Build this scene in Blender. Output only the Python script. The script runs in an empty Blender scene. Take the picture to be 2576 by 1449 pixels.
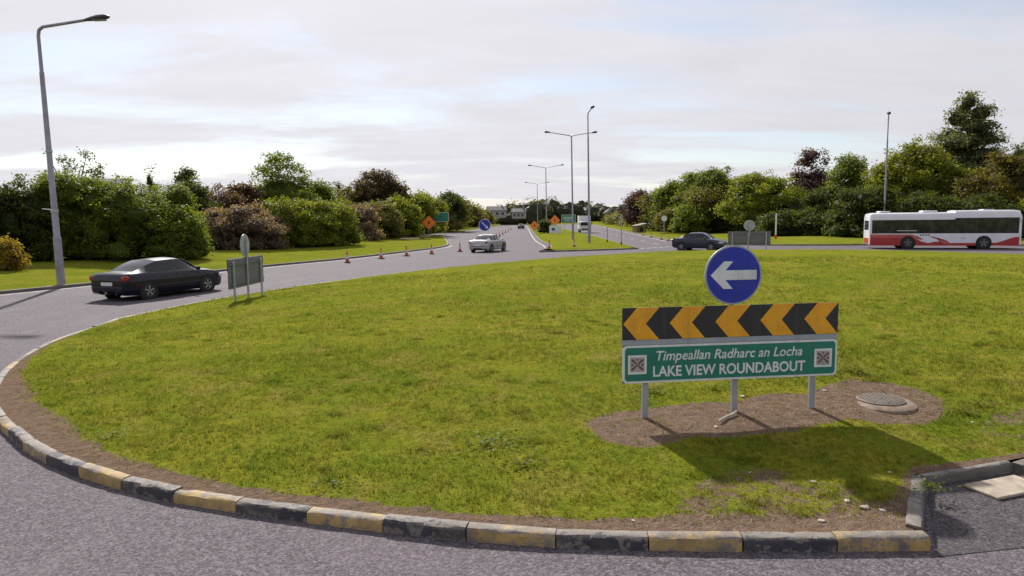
import bpy, bmesh, math, random
import numpy as np
from mathutils import Vector, Matrix
R = math.radians
S = bpy.context.scene
C = S.collection

# ------------------------------------------------------------------ camera, sky, sun, exposure
cd = bpy.data.cameras.new('camera'); cam = bpy.data.objects.new('camera', cd); C.objects.link(cam)
cd.sensor_width = 36.0; cd.lens = 36.0 * 1717 / 2576; cd.clip_start = 0.05; cd.clip_end = 6000
cam.matrix_world = Matrix.Translation((0, 0, 2.7)) @ Matrix.Rotation(R(90 - 5.74), 4, 'X') @ Matrix.Rotation(R(-0.6), 4, 'Z')
S.camera = cam

SUN_AZ, SUN_EL = R(-21.5), R(39)               # azimuth from +Y (straight ahead), negative is left
sd = Vector((math.sin(SUN_AZ) * math.cos(SUN_EL), math.cos(SUN_AZ) * math.cos(SUN_EL), math.sin(SUN_EL)))
ld = bpy.data.lights.new('sun', 'SUN'); ld.energy = 5.0; ld.angle = R(1.3); ld.color = (1.0, 0.95, 0.87)
sun = bpy.data.objects.new('sun', ld); C.objects.link(sun)
sun.rotation_euler = (-sd).to_track_quat('-Z', 'Y').to_euler(); sun.location = (0, 0, 60)

W = bpy.data.worlds.new('World'); S.world = W; W.use_nodes = True
nt = W.node_tree; N = nt.nodes; N.clear()
def nd(t, **k):
    n = N.new(t)
    for a, b in k.items(): setattr(n, a, b)
    return n
lk = nt.links.new
sky = nd('ShaderNodeTexSky', sky_type='NISHITA', sun_disc=False, sun_elevation=SUN_EL, sun_rotation=SUN_AZ)
sky.air_density = 1.0; sky.dust_density = 0.5; sky.ozone_density = 1.0
tc = nd('ShaderNodeTexCoord'); sep = nd('ShaderNodeSeparateXYZ'); lk(tc.outputs['Generated'], sep.inputs[0])
def mth(op, a, b=None, clamp=False, c=None):
    n = nd('ShaderNodeMath', operation=op, use_clamp=clamp)
    for i, s in enumerate((a, b, c)):
        if s is None: continue
        if isinstance(s, (int, float)): n.inputs[i].default_value = s
        else: lk(s, n.inputs[i])
    return n.outputs[0]
zz = mth('ADD', mth('MAXIMUM', sep.outputs[2], 0.0), 0.13)
cmb = nd('ShaderNodeCombineXYZ'); lk(mth('DIVIDE', sep.outputs[0], zz), cmb.inputs[0]); lk(mth('DIVIDE', sep.outputs[1], zz), cmb.inputs[1])
mp = nd('ShaderNodeMapping'); mp.inputs['Rotation'].default_value = (0, 0, R(24)); mp.inputs['Scale'].default_value = (0.55, 1.25, 1); mp.inputs['Location'].default_value = (3.1, 1.7, 0)
lk(cmb.outputs[0], mp.inputs[0])
n1 = nd('ShaderNodeTexNoise'); n1.inputs['Scale'].default_value = 0.9; n1.inputs['Detail'].default_value = 9; n1.inputs['Roughness'].default_value = 0.58; n1.inputs['Distortion'].default_value = 0.35
lk(mp.outputs[0], n1.inputs['Vector'])
n2 = nd('ShaderNodeTexNoise'); n2.inputs['Scale'].default_value = 2.6; n2.inputs['Detail'].default_value = 7; n2.inputs['Roughness'].default_value = 0.6; n2.inputs['Distortion'].default_value = 0.5
lk(mp.outputs[0], n2.inputs['Vector'])
cov = nd('ShaderNodeMapRange', interpolation_type='SMOOTHSTEP'); cov.inputs['From Min'].default_value = 0.36; cov.inputs['From Max'].default_value = 0.54
lk(n1.outputs['Fac'], cov.inputs['Value'])
# thin cloud scatters sunlight forward: brighter toward the sun
nrm = nd('ShaderNodeVectorMath', operation='NORMALIZE'); lk(tc.outputs['Generated'], nrm.inputs[0])
dt = nd('ShaderNodeVectorMath', operation='DOT_PRODUCT'); lk(nrm.outputs[0], dt.inputs[0]); dt.inputs[1].default_value = sd
fw = mth('POWER', mth('MAXIMUM', dt.outputs['Value'], 0.0), 3.5)
tex = nd('ShaderNodeMapRange'); tex.inputs['From Min'].default_value = 0.3; tex.inputs['From Max'].default_value = 0.7; tex.inputs['To Min'].default_value = 0.955; tex.inputs['To Max'].default_value = 1.04
lk(n2.outputs['Fac'], tex.inputs['Value'])
br = mth('MULTIPLY', mth('MULTIPLY_ADD', fw, 1.35, c=5.2), tex.outputs[0])
cc = nd('ShaderNodeMix', data_type='RGBA', blend_type='MULTIPLY'); cc.inputs['Factor'].default_value = 1
cc.inputs[6].default_value = (1.0, 0.98, 1.045, 1); cb = nd('ShaderNodeCombineColor')
for i in range(3): lk(br, cb.inputs[i])
lk(cb.outputs[0], cc.inputs[7])
mx = nd('ShaderNodeMix', data_type='RGBA'); lowz = mth('POWER', mth('SUBTRACT', 1.0, mth('MAXIMUM', sep.outputs[2], 0.0), True), 9.0)
lk(mth('MAXIMUM', mth('MULTIPLY_ADD', cov.outputs[0], 0.46, c=0.52), mth('MULTIPLY', lowz, 0.96), True), mx.inputs['Factor']); lk(sky.outputs[0], mx.inputs[6]); lk(cc.outputs[2], mx.inputs[7])
bg = nd('ShaderNodeBackground'); bg.inputs['Strength'].default_value = 0.1; lk(mx.outputs[2], bg.inputs['Color'])
wo = nd('ShaderNodeOutputWorld'); lk(bg.outputs[0], wo.inputs['Surface'])

vs = S.view_settings; vs.view_transform = 'Standard'; vs.look = 'None'; vs.exposure = 0.45; vs.gamma = 1.0; vs.use_curve_mapping = False
S.cycles.use_denoising = True; S.cycles.max_bounces = 6; S.cycles.diffuse_bounces = 2; S.cycles.glossy_bounces = 3; S.cycles.transmission_bounces = 3; S.cycles.transparent_max_bounces = 4

# ------------------------------------------------------------------ helpers
rng = np.random.default_rng(7); random.seed(7)

class MB:
    def __init__(s): s.v = []; s.f = []
    def add(s, vs_, fs):
        o = len(s.v); s.v += [tuple(p) for p in vs_]; s.f += [tuple(i + o for i in q) for q in fs]; return s
    def box(s, c, d, rz=0.0, b=0.0, M=None):
        x, y, z = (k / 2 for k in d)
        if b > 0:
            pts = []; fs = []
            bb = min(b, x * .9, y * .9, z * .9)
            vv = {}
            for sx in (-1, 1):
                for sy in (-1, 1):
                    for sz in (-1, 1):
                        for ax in range(3):
                            p = [sx * (x - bb), sy * (y - bb), sz * (z - bb)]; p[ax] = (sx * x, sy * y, sz * z)[ax]
                            vv[(sx, sy, sz, ax)] = len(pts); pts.append(p)
            for ax in range(3):
                a1, a2 = [(1, 2), (0, 2), (0, 1)][ax]
                for sg in (-1, 1):
                    q = []
                    for u, w in ((-1, -1), (1, -1), (1, 1), (-1, 1)):
                        k = [0, 0, 0]; k[ax] = sg; k[a1] = u; k[a2] = w; q.append(vv[(k[0], k[1], k[2], ax)])
                    fs.append(q)
            for ax in range(3):
                a1, a2 = [(1, 2), (0, 2), (0, 1)][ax]
                for u in (-1, 1):
                    for w in (-1, 1):
                        q = []
                        for sg, aa in ((-1, a1), (1, a1), (1, a2), (-1, a2)):
                            k = [0, 0, 0]; k[ax] = sg; k[a1] = u; k[a2] = w; q.append(vv[(k[0], k[1], k[2], aa)])
                        fs.append(q)
            for sx in (-1, 1):
                for sy in (-1, 1):
                    for sz in (-1, 1): fs.append([vv[(sx, sy, sz, a)] for a in range(3)])
        else:
            pts = [(i * x, j * y, k * z) for i in (-1, 1) for j in (-1, 1) for k in (-1, 1)]
            fs = [(0, 1, 3, 2), (4, 6, 7, 5), (0, 4, 5, 1), (2, 3, 7, 6), (0, 2, 6, 4), (1, 5, 7, 3)]
        m = Matrix.Translation(c) @ (M.to_4x4() if M else Matrix.Rotation(rz, 4, 'Z'))
        return s.add([m @ Vector(p) for p in pts], fs)
    def tube(s, pts, rad, n=10, cap=True):
        pts = [Vector(p) for p in pts]; rad = rad if hasattr(rad, '__len__') else [rad] * len(pts)
        o = len(s.v); up = Vector((0.123, 0.31, 1)).normalized()
        for i, p in enumerate(pts):
            t = (pts[min(i + 1, len(pts) - 1)] - pts[max(i - 1, 0)]).normalized()
            a = up - t * up.dot(t)
            if a.length < 0.05: a = Vector((1, 0, 0)) - t * t.x
            a.normalize(); b = t.cross(a); up = a
            for k in range(n):
                an = 2 * math.pi * k / n; s.v.append(tuple(p + (a * math.cos(an) + b * math.sin(an)) * rad[i]))
        for i in range(len(pts) - 1):
            for k in range(n):
                s.f.append((o + i * n + k, o + i * n + (k + 1) % n, o + (i + 1) * n + (k + 1) % n, o + (i + 1) * n + k))
        if cap:
            s.f.append(tuple(o + k for k in range(n))[::-1]); s.f.append(tuple(o + (len(pts) - 1) * n + k for k in range(n)))
        return s
    def prism(s, poly, h0, h1, fn):
        n = len(poly); s_ = [fn(a, b, h0) for a, b in poly] + [fn(a, b, h1) for a, b in poly]
        fs = [tuple(range(n)), tuple(range(2 * n - 1, n - 1, -1))] + [(i, i + n, (i + 1) % n + n, (i + 1) % n) for i in range(n)]
        return s.add(s_, fs)
    def lathe(s, prof, c=(0, 0, 0), n=16, fn=None):
        o = len(s.v); fn = fn or (lambda r, a, z: (c[0] + r * math.cos(a), c[1] + r * math.sin(a), c[2] + z))
        for r, z in prof:
            for k in range(n): s.v.append(fn(r, 2 * math.pi * k / n, z))
        for i in range(len(prof) - 1):
            for k in range(n): s.f.append((o + i * n + k, o + i * n + (k + 1) % n, o + (i + 1) * n + (k + 1) % n, o + (i + 1) * n + k))
        s.f.append(tuple(o + k for k in range(n))[::-1]); s.f.append(tuple(o + (len(prof) - 1) * n + k for k in range(n)))
        return s
    def mesh(s, name):
        me = bpy.data.meshes.new(name); me.from_pydata(s.v, [], s.f)
        bm = bmesh.new(); bm.from_mesh(me); bmesh.ops.recalc_face_normals(bm, faces=bm.faces); bm.to_mesh(me); bm.free()
        return me
    def build(s, name, mat, parent=None, smooth=False, label=None):
        me = s.mesh(name); me.materials.append(mat)
        if smooth:
            me.polygons.foreach_set('use_smooth', [True] * len(me.polygons))
            try: me.set_sharp_from_angle(angle=R(40))
            except Exception: pass
        o = bpy.data.objects.new(name, me); C.objects.link(o)
        if parent: o.parent = parent
        if label: o['label'] = label
        return o

def tag(o, label=None, cat=None, group=None, kind=None):
    if label: o['label'] = label
    if cat: o['category'] = cat
    if group: o['group'] = group
    if kind: o['kind'] = kind
    return o
def thing(name, label, cat, loc=(0, 0, 0), rz=0.0, group=None):
    o = bpy.data.objects.new(name, None); C.objects.link(o); o.location = loc; o.rotation_euler = (0, 0, rz); o.empty_display_size = 0.3
    return tag(o, label, cat, group)
def dup(root, loc, rz, label, group=None):
    def cp(o, par):
        c = o.copy(); C.objects.link(c)
        if par: c.parent = par
        for ch in list(o.children): cp(ch, c)
        return c
    r = cp(root, None); r.location = loc; r.rotation_euler = (0, 0, rz); r['label'] = label
    if group: r['group'] = group
    return r
def raw(name, verts, faces, mat, attrs=None, smooth=False):
    """numpy mesh: faces is (n,3) or (n,4)"""
    me = bpy.data.meshes.new(name); k = faces.shape[1]; nf = len(faces)
    me.vertices.add(len(verts)); me.vertices.foreach_set('co', verts.astype(np.float32).ravel())
    me.loops.add(nf * k); me.loops.foreach_set('vertex_index', faces.astype(np.int32).ravel())
    me.polygons.add(nf); me.polygons.foreach_set('loop_start', np.arange(0, nf * k, k, dtype=np.int32))
    try: me.polygons.foreach_set('loop_total', np.full(nf, k, dtype=np.int32))
    except Exception: pass
    me.polygons.foreach_set('use_smooth', np.full(nf, smooth))
    for nm, arr in (attrs or {}).items():
        a = me.attributes.new(nm, 'FLOAT', 'POINT'); a.data.foreach_set('value', arr.astype(np.float32))
    me.update(calc_edges=True); me.validate(); me.materials.append(mat)
    o = bpy.data.objects.new(name, me); C.objects.link(o); return o
def smooth_line(pts, n=8, closed=False):
    P = [np.array(p, float) for p in pts]; out = []; m = len(P)
    for i in range(m if closed else m - 1):
        p0 = P[(i - 1) % m] if closed or i > 0 else P[0] * 2 - P[1]
        p1, p2 = P[i], P[(i + 1) % m]
        p3 = P[(i + 2) % m] if closed or i + 2 < m else P[-1] * 2 - P[-2]
        for k in range(n):
            t = k / n; out.append(0.5 * (2 * p1 + (p2 - p0) * t + (2 * p0 - 5 * p1 + 4 * p2 - p3) * t * t + (3 * p1 - p0 - 3 * p2 + p3) * t ** 3))
    if not closed: out.append(P[-1])
    return np.array(out)

# ------------------------------------------------------------------ materials
class MT:
    """tiny node-tree helper"""
    def __init__(s, name):
        s.m = bpy.data.materials.new(name); s.m.use_nodes = True; s.t = s.m.node_tree; s.N = s.t.nodes; s.N.clear()
        s.out = s.N.new('ShaderNodeOutputMaterial'); s.b = s.N.new('ShaderNodeBsdfPrincipled'); s.L = s.t.links.new
        s.L(s.b.outputs[0], s.out.inputs[0]); s.tc = s.N.new('ShaderNodeTexCoord'); s.co = s.tc.outputs['Object']
    def set(s, k, v):
        if hasattr(v, 'node'): s.L(v, s.b.inputs[k])
        else: s.b.inputs[k].default_value = v
        return s
    def noise(s, scale, detail=4, rough=0.55, co=None, dist=0.0, stretch=None):
        n = s.N.new('ShaderNodeTexNoise'); n.inputs['Scale'].default_value = scale; n.inputs['Detail'].default_value = detail
        n.inputs['Roughness'].default_value = rough; n.inputs['Distortion'].default_value = dist; c = co or s.co
        if stretch:
            mp_ = s.N.new('ShaderNodeMapping'); mp_.inputs['Scale'].default_value = stretch; s.L(c, mp_.inputs[0]); c = mp_.outputs[0]
        s.L(c, n.inputs['Vector']); return n.outputs['Fac']
    def vor(s, scale, out='Distance', co=None):
        n = s.N.new('ShaderNodeTexVoronoi'); n.inputs['Scale'].default_value = scale; s.L(co or s.co, n.inputs['Vector']); return n.outputs[out]
    def rng(s, v, a, b, c=0.0, d=1.0, sm=False):
        n = s.N.new('ShaderNodeMapRange'); s.L(v, n.inputs['Value'])
        if sm: n.interpolation_type = 'SMOOTHSTEP'
        for k, x in zip(('From Min', 'From Max', 'To Min', 'To Max'), (a, b, c, d)): n.inputs[k].default_value = x
        return n.outputs[0]
    def math(s, op, a, b=0.0):
        n = s.N.new('ShaderNodeMath'); n.operation = op
        for i, x in enumerate((a, b)):
            if hasattr(x, 'node'): s.L(x, n.inputs[i])
            else: n.inputs[i].default_value = x
        return n.outputs[0]
    def mix(s, f, a, b, mode='MIX'):
        n = s.N.new('ShaderNodeMix'); n.data_type = 'RGBA'; n.blend_type = mode
        for i, x in zip((0, 6, 7), (f, a, b)):
            if hasattr(x, 'node'): s.L(x, n.inputs[i])
            else: n.inputs[i].default_value = x if i == 0 else (*x, 1) if len(x) == 3 else x
        return n.outputs[2]
    def attr(s, nm):
        n = s.N.new('ShaderNodeAttribute'); n.attribute_name = nm; return n.outputs['Fac']
    def bump(s, h, st=0.4, d=0.02):
        n = s.N.new('ShaderNodeBump'); n.inputs['Strength'].default_value = st; n.inputs['Distance'].default_value = d; s.L(h, n.inputs['Height'])
        s.L(n.outputs[0], s.b.inputs['Normal']); return s

def plain(name, col, rough=0.5, metal=0.0, var=0.12, vs_=6.0, coat=0.0, bump=0.0, spec=0.5):
    m = MT(name); n = m.noise(vs_, 5)
    a = tuple(max(0, c * (1 - var)) for c in col); b = tuple(min(1, c * (1 + var)) for c in col)
    m.set('Base Color', m.mix(m.rng(n, .3, .7), a, b)).set('Roughness', rough).set('Metallic', metal).set('Coat Weight', coat).set('Specular IOR Level', spec)
    if bump: m.bump(m.noise(vs_ * 12, 3), bump, 0.004)
    return m.m

def mat_asphalt(name, base=(0.106, 0.092, 0.105), chip=0.06):
    m = MT(name)
    big = m.noise(0.35, 5, .6); mid = m.noise(2.2, 5, .6); cell = m.vor(52, 'Color'); edge = m.vor(52); fine = m.noise(85, 3, .7); scuff = m.noise(1.1, 6, .65, dist=.6, stretch=(1, .35, 1)); cl = m.noise(13, 4, .7)
    sp = m.N.new('ShaderNodeSeparateColor'); m.L(cell, sp.inputs[0]); ch = sp.outputs[0]
    c = m.mix(m.rng(big, .3, .7), tuple(k * .88 for k in base), tuple(k * 1.12 for k in base))
    c = m.mix(m.rng(ch, .45, 1., 0, .66), c, tuple(k * 2.0 + .01 for k in base))          # pale chippings
    c = m.mix(m.rng(ch, .0, .42, .75, 0), c, tuple(k * .34 for k in base))               # dark binder between them
    c = m.mix(m.rng(cl, .4, .68, 0, .55), c, tuple(k * .55 for k in base))
    c = m.mix(m.rng(scuff, .58, .78, 0, .4), c, (0.21, 0.19, 0.205))
    vm = m.N.new('ShaderNodeVectorMath'); vm.operation = 'DISTANCE'; m.L(m.co, vm.inputs[0]); vm.inputs[1].default_value = (11.0, 26.0, 0.0); rr = m.math('ADD', vm.outputs['Value'], m.rng(m.noise(.22, 3), .3, .7, -.5, .5))
    trk = m.rng(m.math('SINE', m.math('MULTIPLY', rr, 3.5)), .3, 1., 0, .30); c = m.mix(m.math('MULTIPLY', trk, m.rng(m.noise(.5, 4), .35, .65)), c, tuple(k * 1.45 for k in base))
    c = m.mix(m.rng(m.noise(.8, 6, .7, dist=1.2), .60, .74, 0, .45), c, tuple(k * .5 for k in base))
    m.set('Base Color', c).set('Roughness', .85).set('Specular IOR Level', .14)
    m.bump(m.math('ADD', m.rng(edge, 0, .6, 1, 0), ch), .55, .006); return m.m
def soil_cols(m):
    s1 = m.noise(9, 6, .65); s2 = m.noise(48, 4, .7); s3 = m.vor(38)
    c = m.mix(m.rng(s1, .3, .7), (0.125, 0.085, 0.060), (0.245, 0.175, 0.125))
    c = m.mix(m.rng(s2, .35, .7, 0, .55), c, (0.075, 0.05, 0.036))
    return m.mix(m.rng(s3, .05, .2, .55, 0), c, (0.30, 0.235, 0.17))
def grass_cols(m, dry=.35):
    a = m.noise(0.45, 6, .62); b = m.noise(3.2, 6, .65, dist=.4); c3 = m.noise(26, 4, .7); d = m.noise(1.3, 5, .6, dist=.8)
    c = m.mix(m.rng(a, .32, .68), (0.135, 0.160, 0.016), (0.245, 0.225, 0.028))
    c = m.mix(m.rng(b, .36, .7, 0, .7), c, (0.090, 0.140, 0.012))
    c = m.mix(m.rng(d, .52, .72, 0, dry), c, (0.265, 0.195, 0.060))
    return m.mix(m.rng(c3, .45, .75, 0, .6), c, (0.048, 0.066, 0.010)), c3, b
def mat_lawn(name, soil=False, dry=.55):
    m = MT(name); c, f, b = grass_cols(m, dry)
    if soil:
        e = m.math('ADD', m.attr('soil'), m.rng(m.math('ADD', m.math('MULTIPLY', m.noise(2.2, 5, .6), .6), m.math('MULTIPLY', m.noise(11, 5, .65), .5)), .3, .8, -.60, .60))
        c = m.mix(m.rng(e, .40, .62, 0, 1, True), c, soil_cols(m))
    m.set('Base Color', c).set('Roughness', .9).set('Specular IOR Level', .0); m.bump(m.math('ADD', f, m.math('MULTIPLY', b, 2.0)), .9, .045); return m.m
def mat_blade():
    m = MT('grass_blades'); r = m.attr('rnd'); pn = m.noise(.45, 6, .62); p2 = m.noise(3.2, 6, .65, dist=.4); p3 = m.noise(1.3, 5, .6, dist=.8)
    c = m.mix(m.rng(pn, .32, .68), (0.165, 0.196, 0.018), (0.275, 0.252, 0.032)); c = m.mix(m.rng(p2, .36, .66, 0, .8), c, (0.100, 0.165, 0.016))
    c = m.mix(m.rng(p3, .48, .70, 0, .6), c, (0.285, 0.215, 0.060))
    c = m.mix(m.rng(r, .82, .9, 0, .75), c, (0.27, 0.22, 0.045)); c = m.mix(m.rng(r, .0, .5, .5, 0), c, (0.050, 0.085, 0.008))
    d = m.N.new('ShaderNodeBsdfDiffuse'); t = m.N.new('ShaderNodeBsdfTranslucent'); mxs = m.N.new('ShaderNodeMixShader'); mxs.inputs[0].default_value = .45
    m.L(c, d.inputs[0]); m.L(c, t.inputs[0]); m.L(d.outputs[0], mxs.inputs[1]); m.L(t.outputs[0], mxs.inputs[2]); m.L(mxs.outputs[0], m.out.inputs[0]); return m.m
def mat_leaf():
    m = MT('foliage'); oi = m.N.new('ShaderNodeObjectInfo'); col = oi.outputs['Color']; r = m.attr('rnd'); n = m.noise(.55, 4, .6)
    c = m.mix(m.rng(r, 0, 1, 0, .55), col, m.mix(1.0, col, (3.0, 2.75, 1.6), 'MULTIPLY')); c = m.mix(m.rng(n, .45, .7, 0, .5), c, m.mix(1.0, col, (.55, .62, .6), 'MULTIPLY'))
    d = m.N.new('ShaderNodeBsdfPrincipled'); d.inputs['Roughness'].default_value = .55; d.inputs['Specular IOR Level'].default_value = .12
    t = m.N.new('ShaderNodeBsdfTranslucent'); mxs = m.N.new('ShaderNodeMixShader'); mxs.inputs[0].default_value = .48
    m.L(c, d.inputs['Base Color']); m.L(m.mix(1.0, c, (1.7, 1.6, .7), 'MULTIPLY'), t.inputs[0]); m.L(d.outputs[0], mxs.inputs[1]); m.L(t.outputs[0], mxs.inputs[2]); m.L(mxs.outputs[0], m.out.inputs[0]); return m.m
def mat_kerb(name, paint, amount):
    """concrete kerb stone with worn paint"""
    m = MT(name); oi = m.N.new('ShaderNodeObjectInfo')
    ad = m.N.new('ShaderNodeVectorMath'); ad.operation = 'ADD'; m.L(m.co, ad.inputs[0]); cb_ = m.N.new('ShaderNodeCombineXYZ'); m.L(m.math('MULTIPLY', oi.outputs['Random'], 60.0), cb_.inputs[0]); m.L(cb_.outputs[0], ad.inputs[1]); co = ad.outputs[0]
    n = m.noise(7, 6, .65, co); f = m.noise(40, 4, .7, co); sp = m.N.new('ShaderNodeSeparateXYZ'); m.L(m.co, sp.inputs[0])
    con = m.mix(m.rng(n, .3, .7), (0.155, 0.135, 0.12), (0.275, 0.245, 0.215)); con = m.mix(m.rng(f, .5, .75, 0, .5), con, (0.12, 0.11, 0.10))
    # paint worn off top and foot first; top mask also paints in sunlit paleness
    top_wear_sunlit = m.rng(sp.outputs[2], .085, .12, 0, .27); foot = m.rng(sp.outputs[2], .0, .07, .16, 0)
    e = m.math('SUBTRACT', m.math('ADD', m.math('ADD', m.rng(n, .25, .75, -.42, .42), m.math('MULTIPLY', m.math('SUBTRACT', m.math('FRACT', m.math('MULTIPLY', oi.outputs['Random'], 7.3)), .6), .34)), amount), m.math('ADD', m.math('ADD', top_wear_sunlit, foot), m.rng(f, .3, .7, -.12, .12)))
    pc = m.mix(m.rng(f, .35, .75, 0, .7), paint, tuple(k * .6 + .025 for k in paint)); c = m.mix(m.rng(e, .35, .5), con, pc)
    c = m.mix(m.rng(m.noise(3, 5, .7, co), .42, .70, 0, .8), c, (0.085, 0.070, 0.060))
    m.set('Base Color', c).set('Roughness', .8); m.bump(m.math('ADD', f, n), .6, .006); return m.m
def mat_paint(name, col, rough=.3, metal=.0):
    m = MT(name); m.set('Base Color', m.mix(m.rng(m.noise(3, 5, .6), .4, .75, 0, .12), col, tuple(k * .7 for k in col))).set('Roughness', rough + .1).set('Metallic', metal).set('Specular IOR Level', .12).set('Coat Weight', .6).set('Coat Roughness', .05); return m.m

M = {}
M['asphalt'] = mat_asphalt('asphalt_worn'); M['asphalt_dark'] = mat_asphalt('asphalt_patch', (0.070, 0.062, 0.068), .05)
M['lawn'] = mat_lawn('lawn_with_bare_soil', True); M['verge'] = mat_lawn('mown_verge_grass', False, .25); M['field'] = mat_lawn('rough_field', False, .2)
M['blade'] = mat_blade(); M['leaf'] = mat_leaf()
M['bark'] = plain('bark', (0.085, 0.068, 0.055), .9, var=.35, vs_=9, bump=.6)
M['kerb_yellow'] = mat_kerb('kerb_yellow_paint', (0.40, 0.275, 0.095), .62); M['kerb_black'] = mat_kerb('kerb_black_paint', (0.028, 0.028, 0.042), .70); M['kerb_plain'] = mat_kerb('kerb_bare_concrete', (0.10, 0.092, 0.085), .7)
M['kerb_far'] = plain('kerb_weathered', (0.13, 0.115, 0.11), .85, var=.4, vs_=1.5)
M['concrete'] = plain('concrete', (0.30, 0.25, 0.20), .9, var=.3, vs_=8, bump=.6); M['stone'] = plain('pale_stone', (0.40, 0.36, 0.31), .9, var=.3, vs_=20)
M['collar'] = plain('soiled_concrete', (0.185, 0.135, 0.10), .9, var=.45, vs_=10, bump=.8); M['gravel'] = plain('gravel', (0.30, 0.25, 0.20), .9, var=.5, vs_=4)
M['line'] = plain('road_paint_white', (0.42, 0.40, 0.39), .8, var=.45, vs_=2.5)
M['galv'] = plain('galvanised_steel', (0.36, 0.37, 0.40), .5, .55, var=.18, vs_=5); M['alu'] = plain('sign_back_aluminium', (0.135, 0.138, 0.148), .65, .1, var=.12, vs_=3)
M['pole'] = plain('lamp_post_steel', (0.27, 0.26, 0.30), .5, .5, var=.2, vs_=2); M['lantern'] = plain('lantern_housing', (0.055, 0.05, 0.075), .45, .1)
M['lens'] = plain('lantern_lens', (0.20, 0.19, 0.22), .15)
def sheet(n, c, r=.42):
    m = MT(n); st = m.noise(2.0, 5, .65, stretch=(5, 5, .8)); bl = m.noise(4.5, 5, .6); a = m.mix(m.rng(bl, .3, .7), tuple(k * .88 for k in c), tuple(min(1, k * 1.1) for k in c))
    m.set('Base Color', m.mix(m.rng(st, .52, .75, 0, .28), a, (0.10, 0.095, 0.085))).set('Roughness', m.rng(bl, .3, .7, r - .06, r + .12)).set('Coat Weight', .12); return m.m
M['s_yellow'] = sheet('sign_sheet_amber', (0.72, 0.34, 0.006)); M['s_black'] = sheet('sign_sheet_black', (0.018, 0.018, 0.018)); M['s_green'] = sheet('sign_sheet_green', (0.006, 0.165, 0.110))
M['s_white'] = sheet('sign_sheet_white', (0.62, 0.66, 0.66)); M['s_blue'] = sheet('sign_sheet_blue', (0.005, 0.022, 0.33)); M['s_orange'] = sheet('sign_sheet_orange', (0.85, 0.20, 0.02)); M['s_grey'] = sheet('sign_edge_grey', (0.30, 0.34, 0.37)); M['s_pinkgrey'] = sheet('emblem_field', (0.36, 0.32, 0.30)); M['s_brown'] = sheet('emblem_mark', (0.10, 0.075, 0.07))
M['tyre'] = plain('tyre_rubber', (0.018, 0.018, 0.019), .85); M['rim'] = plain('alloy_rim', (0.45, 0.45, 0.47), .35, .8); M['arch'] = plain('wheel_arch_black', (0.012, 0.012, 0.013), .9)
g_ = MT('vehicle_glass'); g_.set('Base Color', (0.02, 0.024, 0.026, 1)).set('Roughness', .04).set('Specular IOR Level', .38); M['glass'] = g_.m
gb = MT('bus_glass'); gb.set('Base Color', gb.mix(gb.rng(gb.noise(1.6, 4, .6), .4, .7), (0.010, 0.012, 0.012), (0.045, 0.055, 0.045))).set('Roughness', .06).set('Specular IOR Level', .4); M['bus_glass'] = gb.m
M['trim'] = plain('black_trim', (0.02, 0.02, 0.022), .5); M['tail'] = plain('tail_lamp_red', (0.30, 0.012, 0.012), .2, coat=.6); M['head'] = plain('head_lamp_clear', (0.55, 0.56, 0.58), .12, coat=.6); M['plate'] = plain('number_plate', (0.6, 0.6, 0.6), .5); M['chrome'] = plain('chrome', (0.6, 0.6, 0.62), .15, 1.0)
M['cone_o'] = plain('cone_orange', (0.42, 0.07, 0.03), .6, var=.25); M['cone_w'] = plain('cone_sleeve', (0.46, 0.44, 0.45), .5); M['cone_b'] = plain('cone_base', (0.05, 0.03, 0.03), .8)
M['iron'] = plain('cast_iron_cover', (0.165, 0.14, 0.115), .75, .2, var=.35, vs_=14, bump=.8)
M['wall_pale'] = plain('house_render', (0.30, 0.285, 0.26), .9); M['roof'] = plain('slate_roof', (0.10, 0.095, 0.10), .8); M['dark_glass'] = plain('dark_window', (0.03, 0.03, 0.035), .2)

# ------------------------------------------------------------------ ground, road, island
def flat(name, x0, x1, y0, y1, z, mat):
    o = MB().add([(x0, y0, z), (x1, y0, z), (x1, y1, z), (x0, y1, z)], [(0, 1, 2, 3)]).build(name, mat); o['kind'] = 'structure'; return o
flat('ground', -3000, 3000, -800, 4000, -0.05, M['field'])
flat('road', -70, 95, -40, 700, 0.0, M['asphalt'])

CEN = np.array([11.0, 26.0]); DOME = 0.90
front = smooth_line([(-10.9, 18.6), (-10.35, 15.3), (-9.75, 13.3), (-8.75, 11.3), (-7.55, 9.6), (-6.28, 8.32), (-5.34, 7.52), (-4.31, 6.87), (-3.11, 6.30), (-1.72, 5.86), (-0.37, 5.50), (1.08, 5.32), (2.57, 5.265), (3.36, 5.275)], 10)
notch = np.array([(4.10, 6.56), (5.24, 6.93), (6.5, 7.42)])
rest = smooth_line([(7.35, 5.9), (10, 5.6), (14, 5.9), (20, 7.8), (27, 12), (32, 18), (34.5, 26), (34.3, 34), (31, 40.5), (25.5, 45.3), (18, 47.8), (10.5, 47.6), (4, 44.6), (-1.4, 39.9), (-5.5, 34.2), (-8.3, 28.4), (-10.2, 23), (-10.9, 18.6)], 10)
out = np.vstack([front, notch, rest[:-1]])
def densify(P, step, closed=True):
    o = []; n = len(P)
    for i in range(n if closed else n - 1):
        a, b = P[i], P[(i + 1) % n]; k = max(1, int(np.linalg.norm(b - a) / step)); o += [a + (b - a) * j / k for j in range(k)]
    if not closed: o.append(P[-1])
    return np.array(o)
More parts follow.
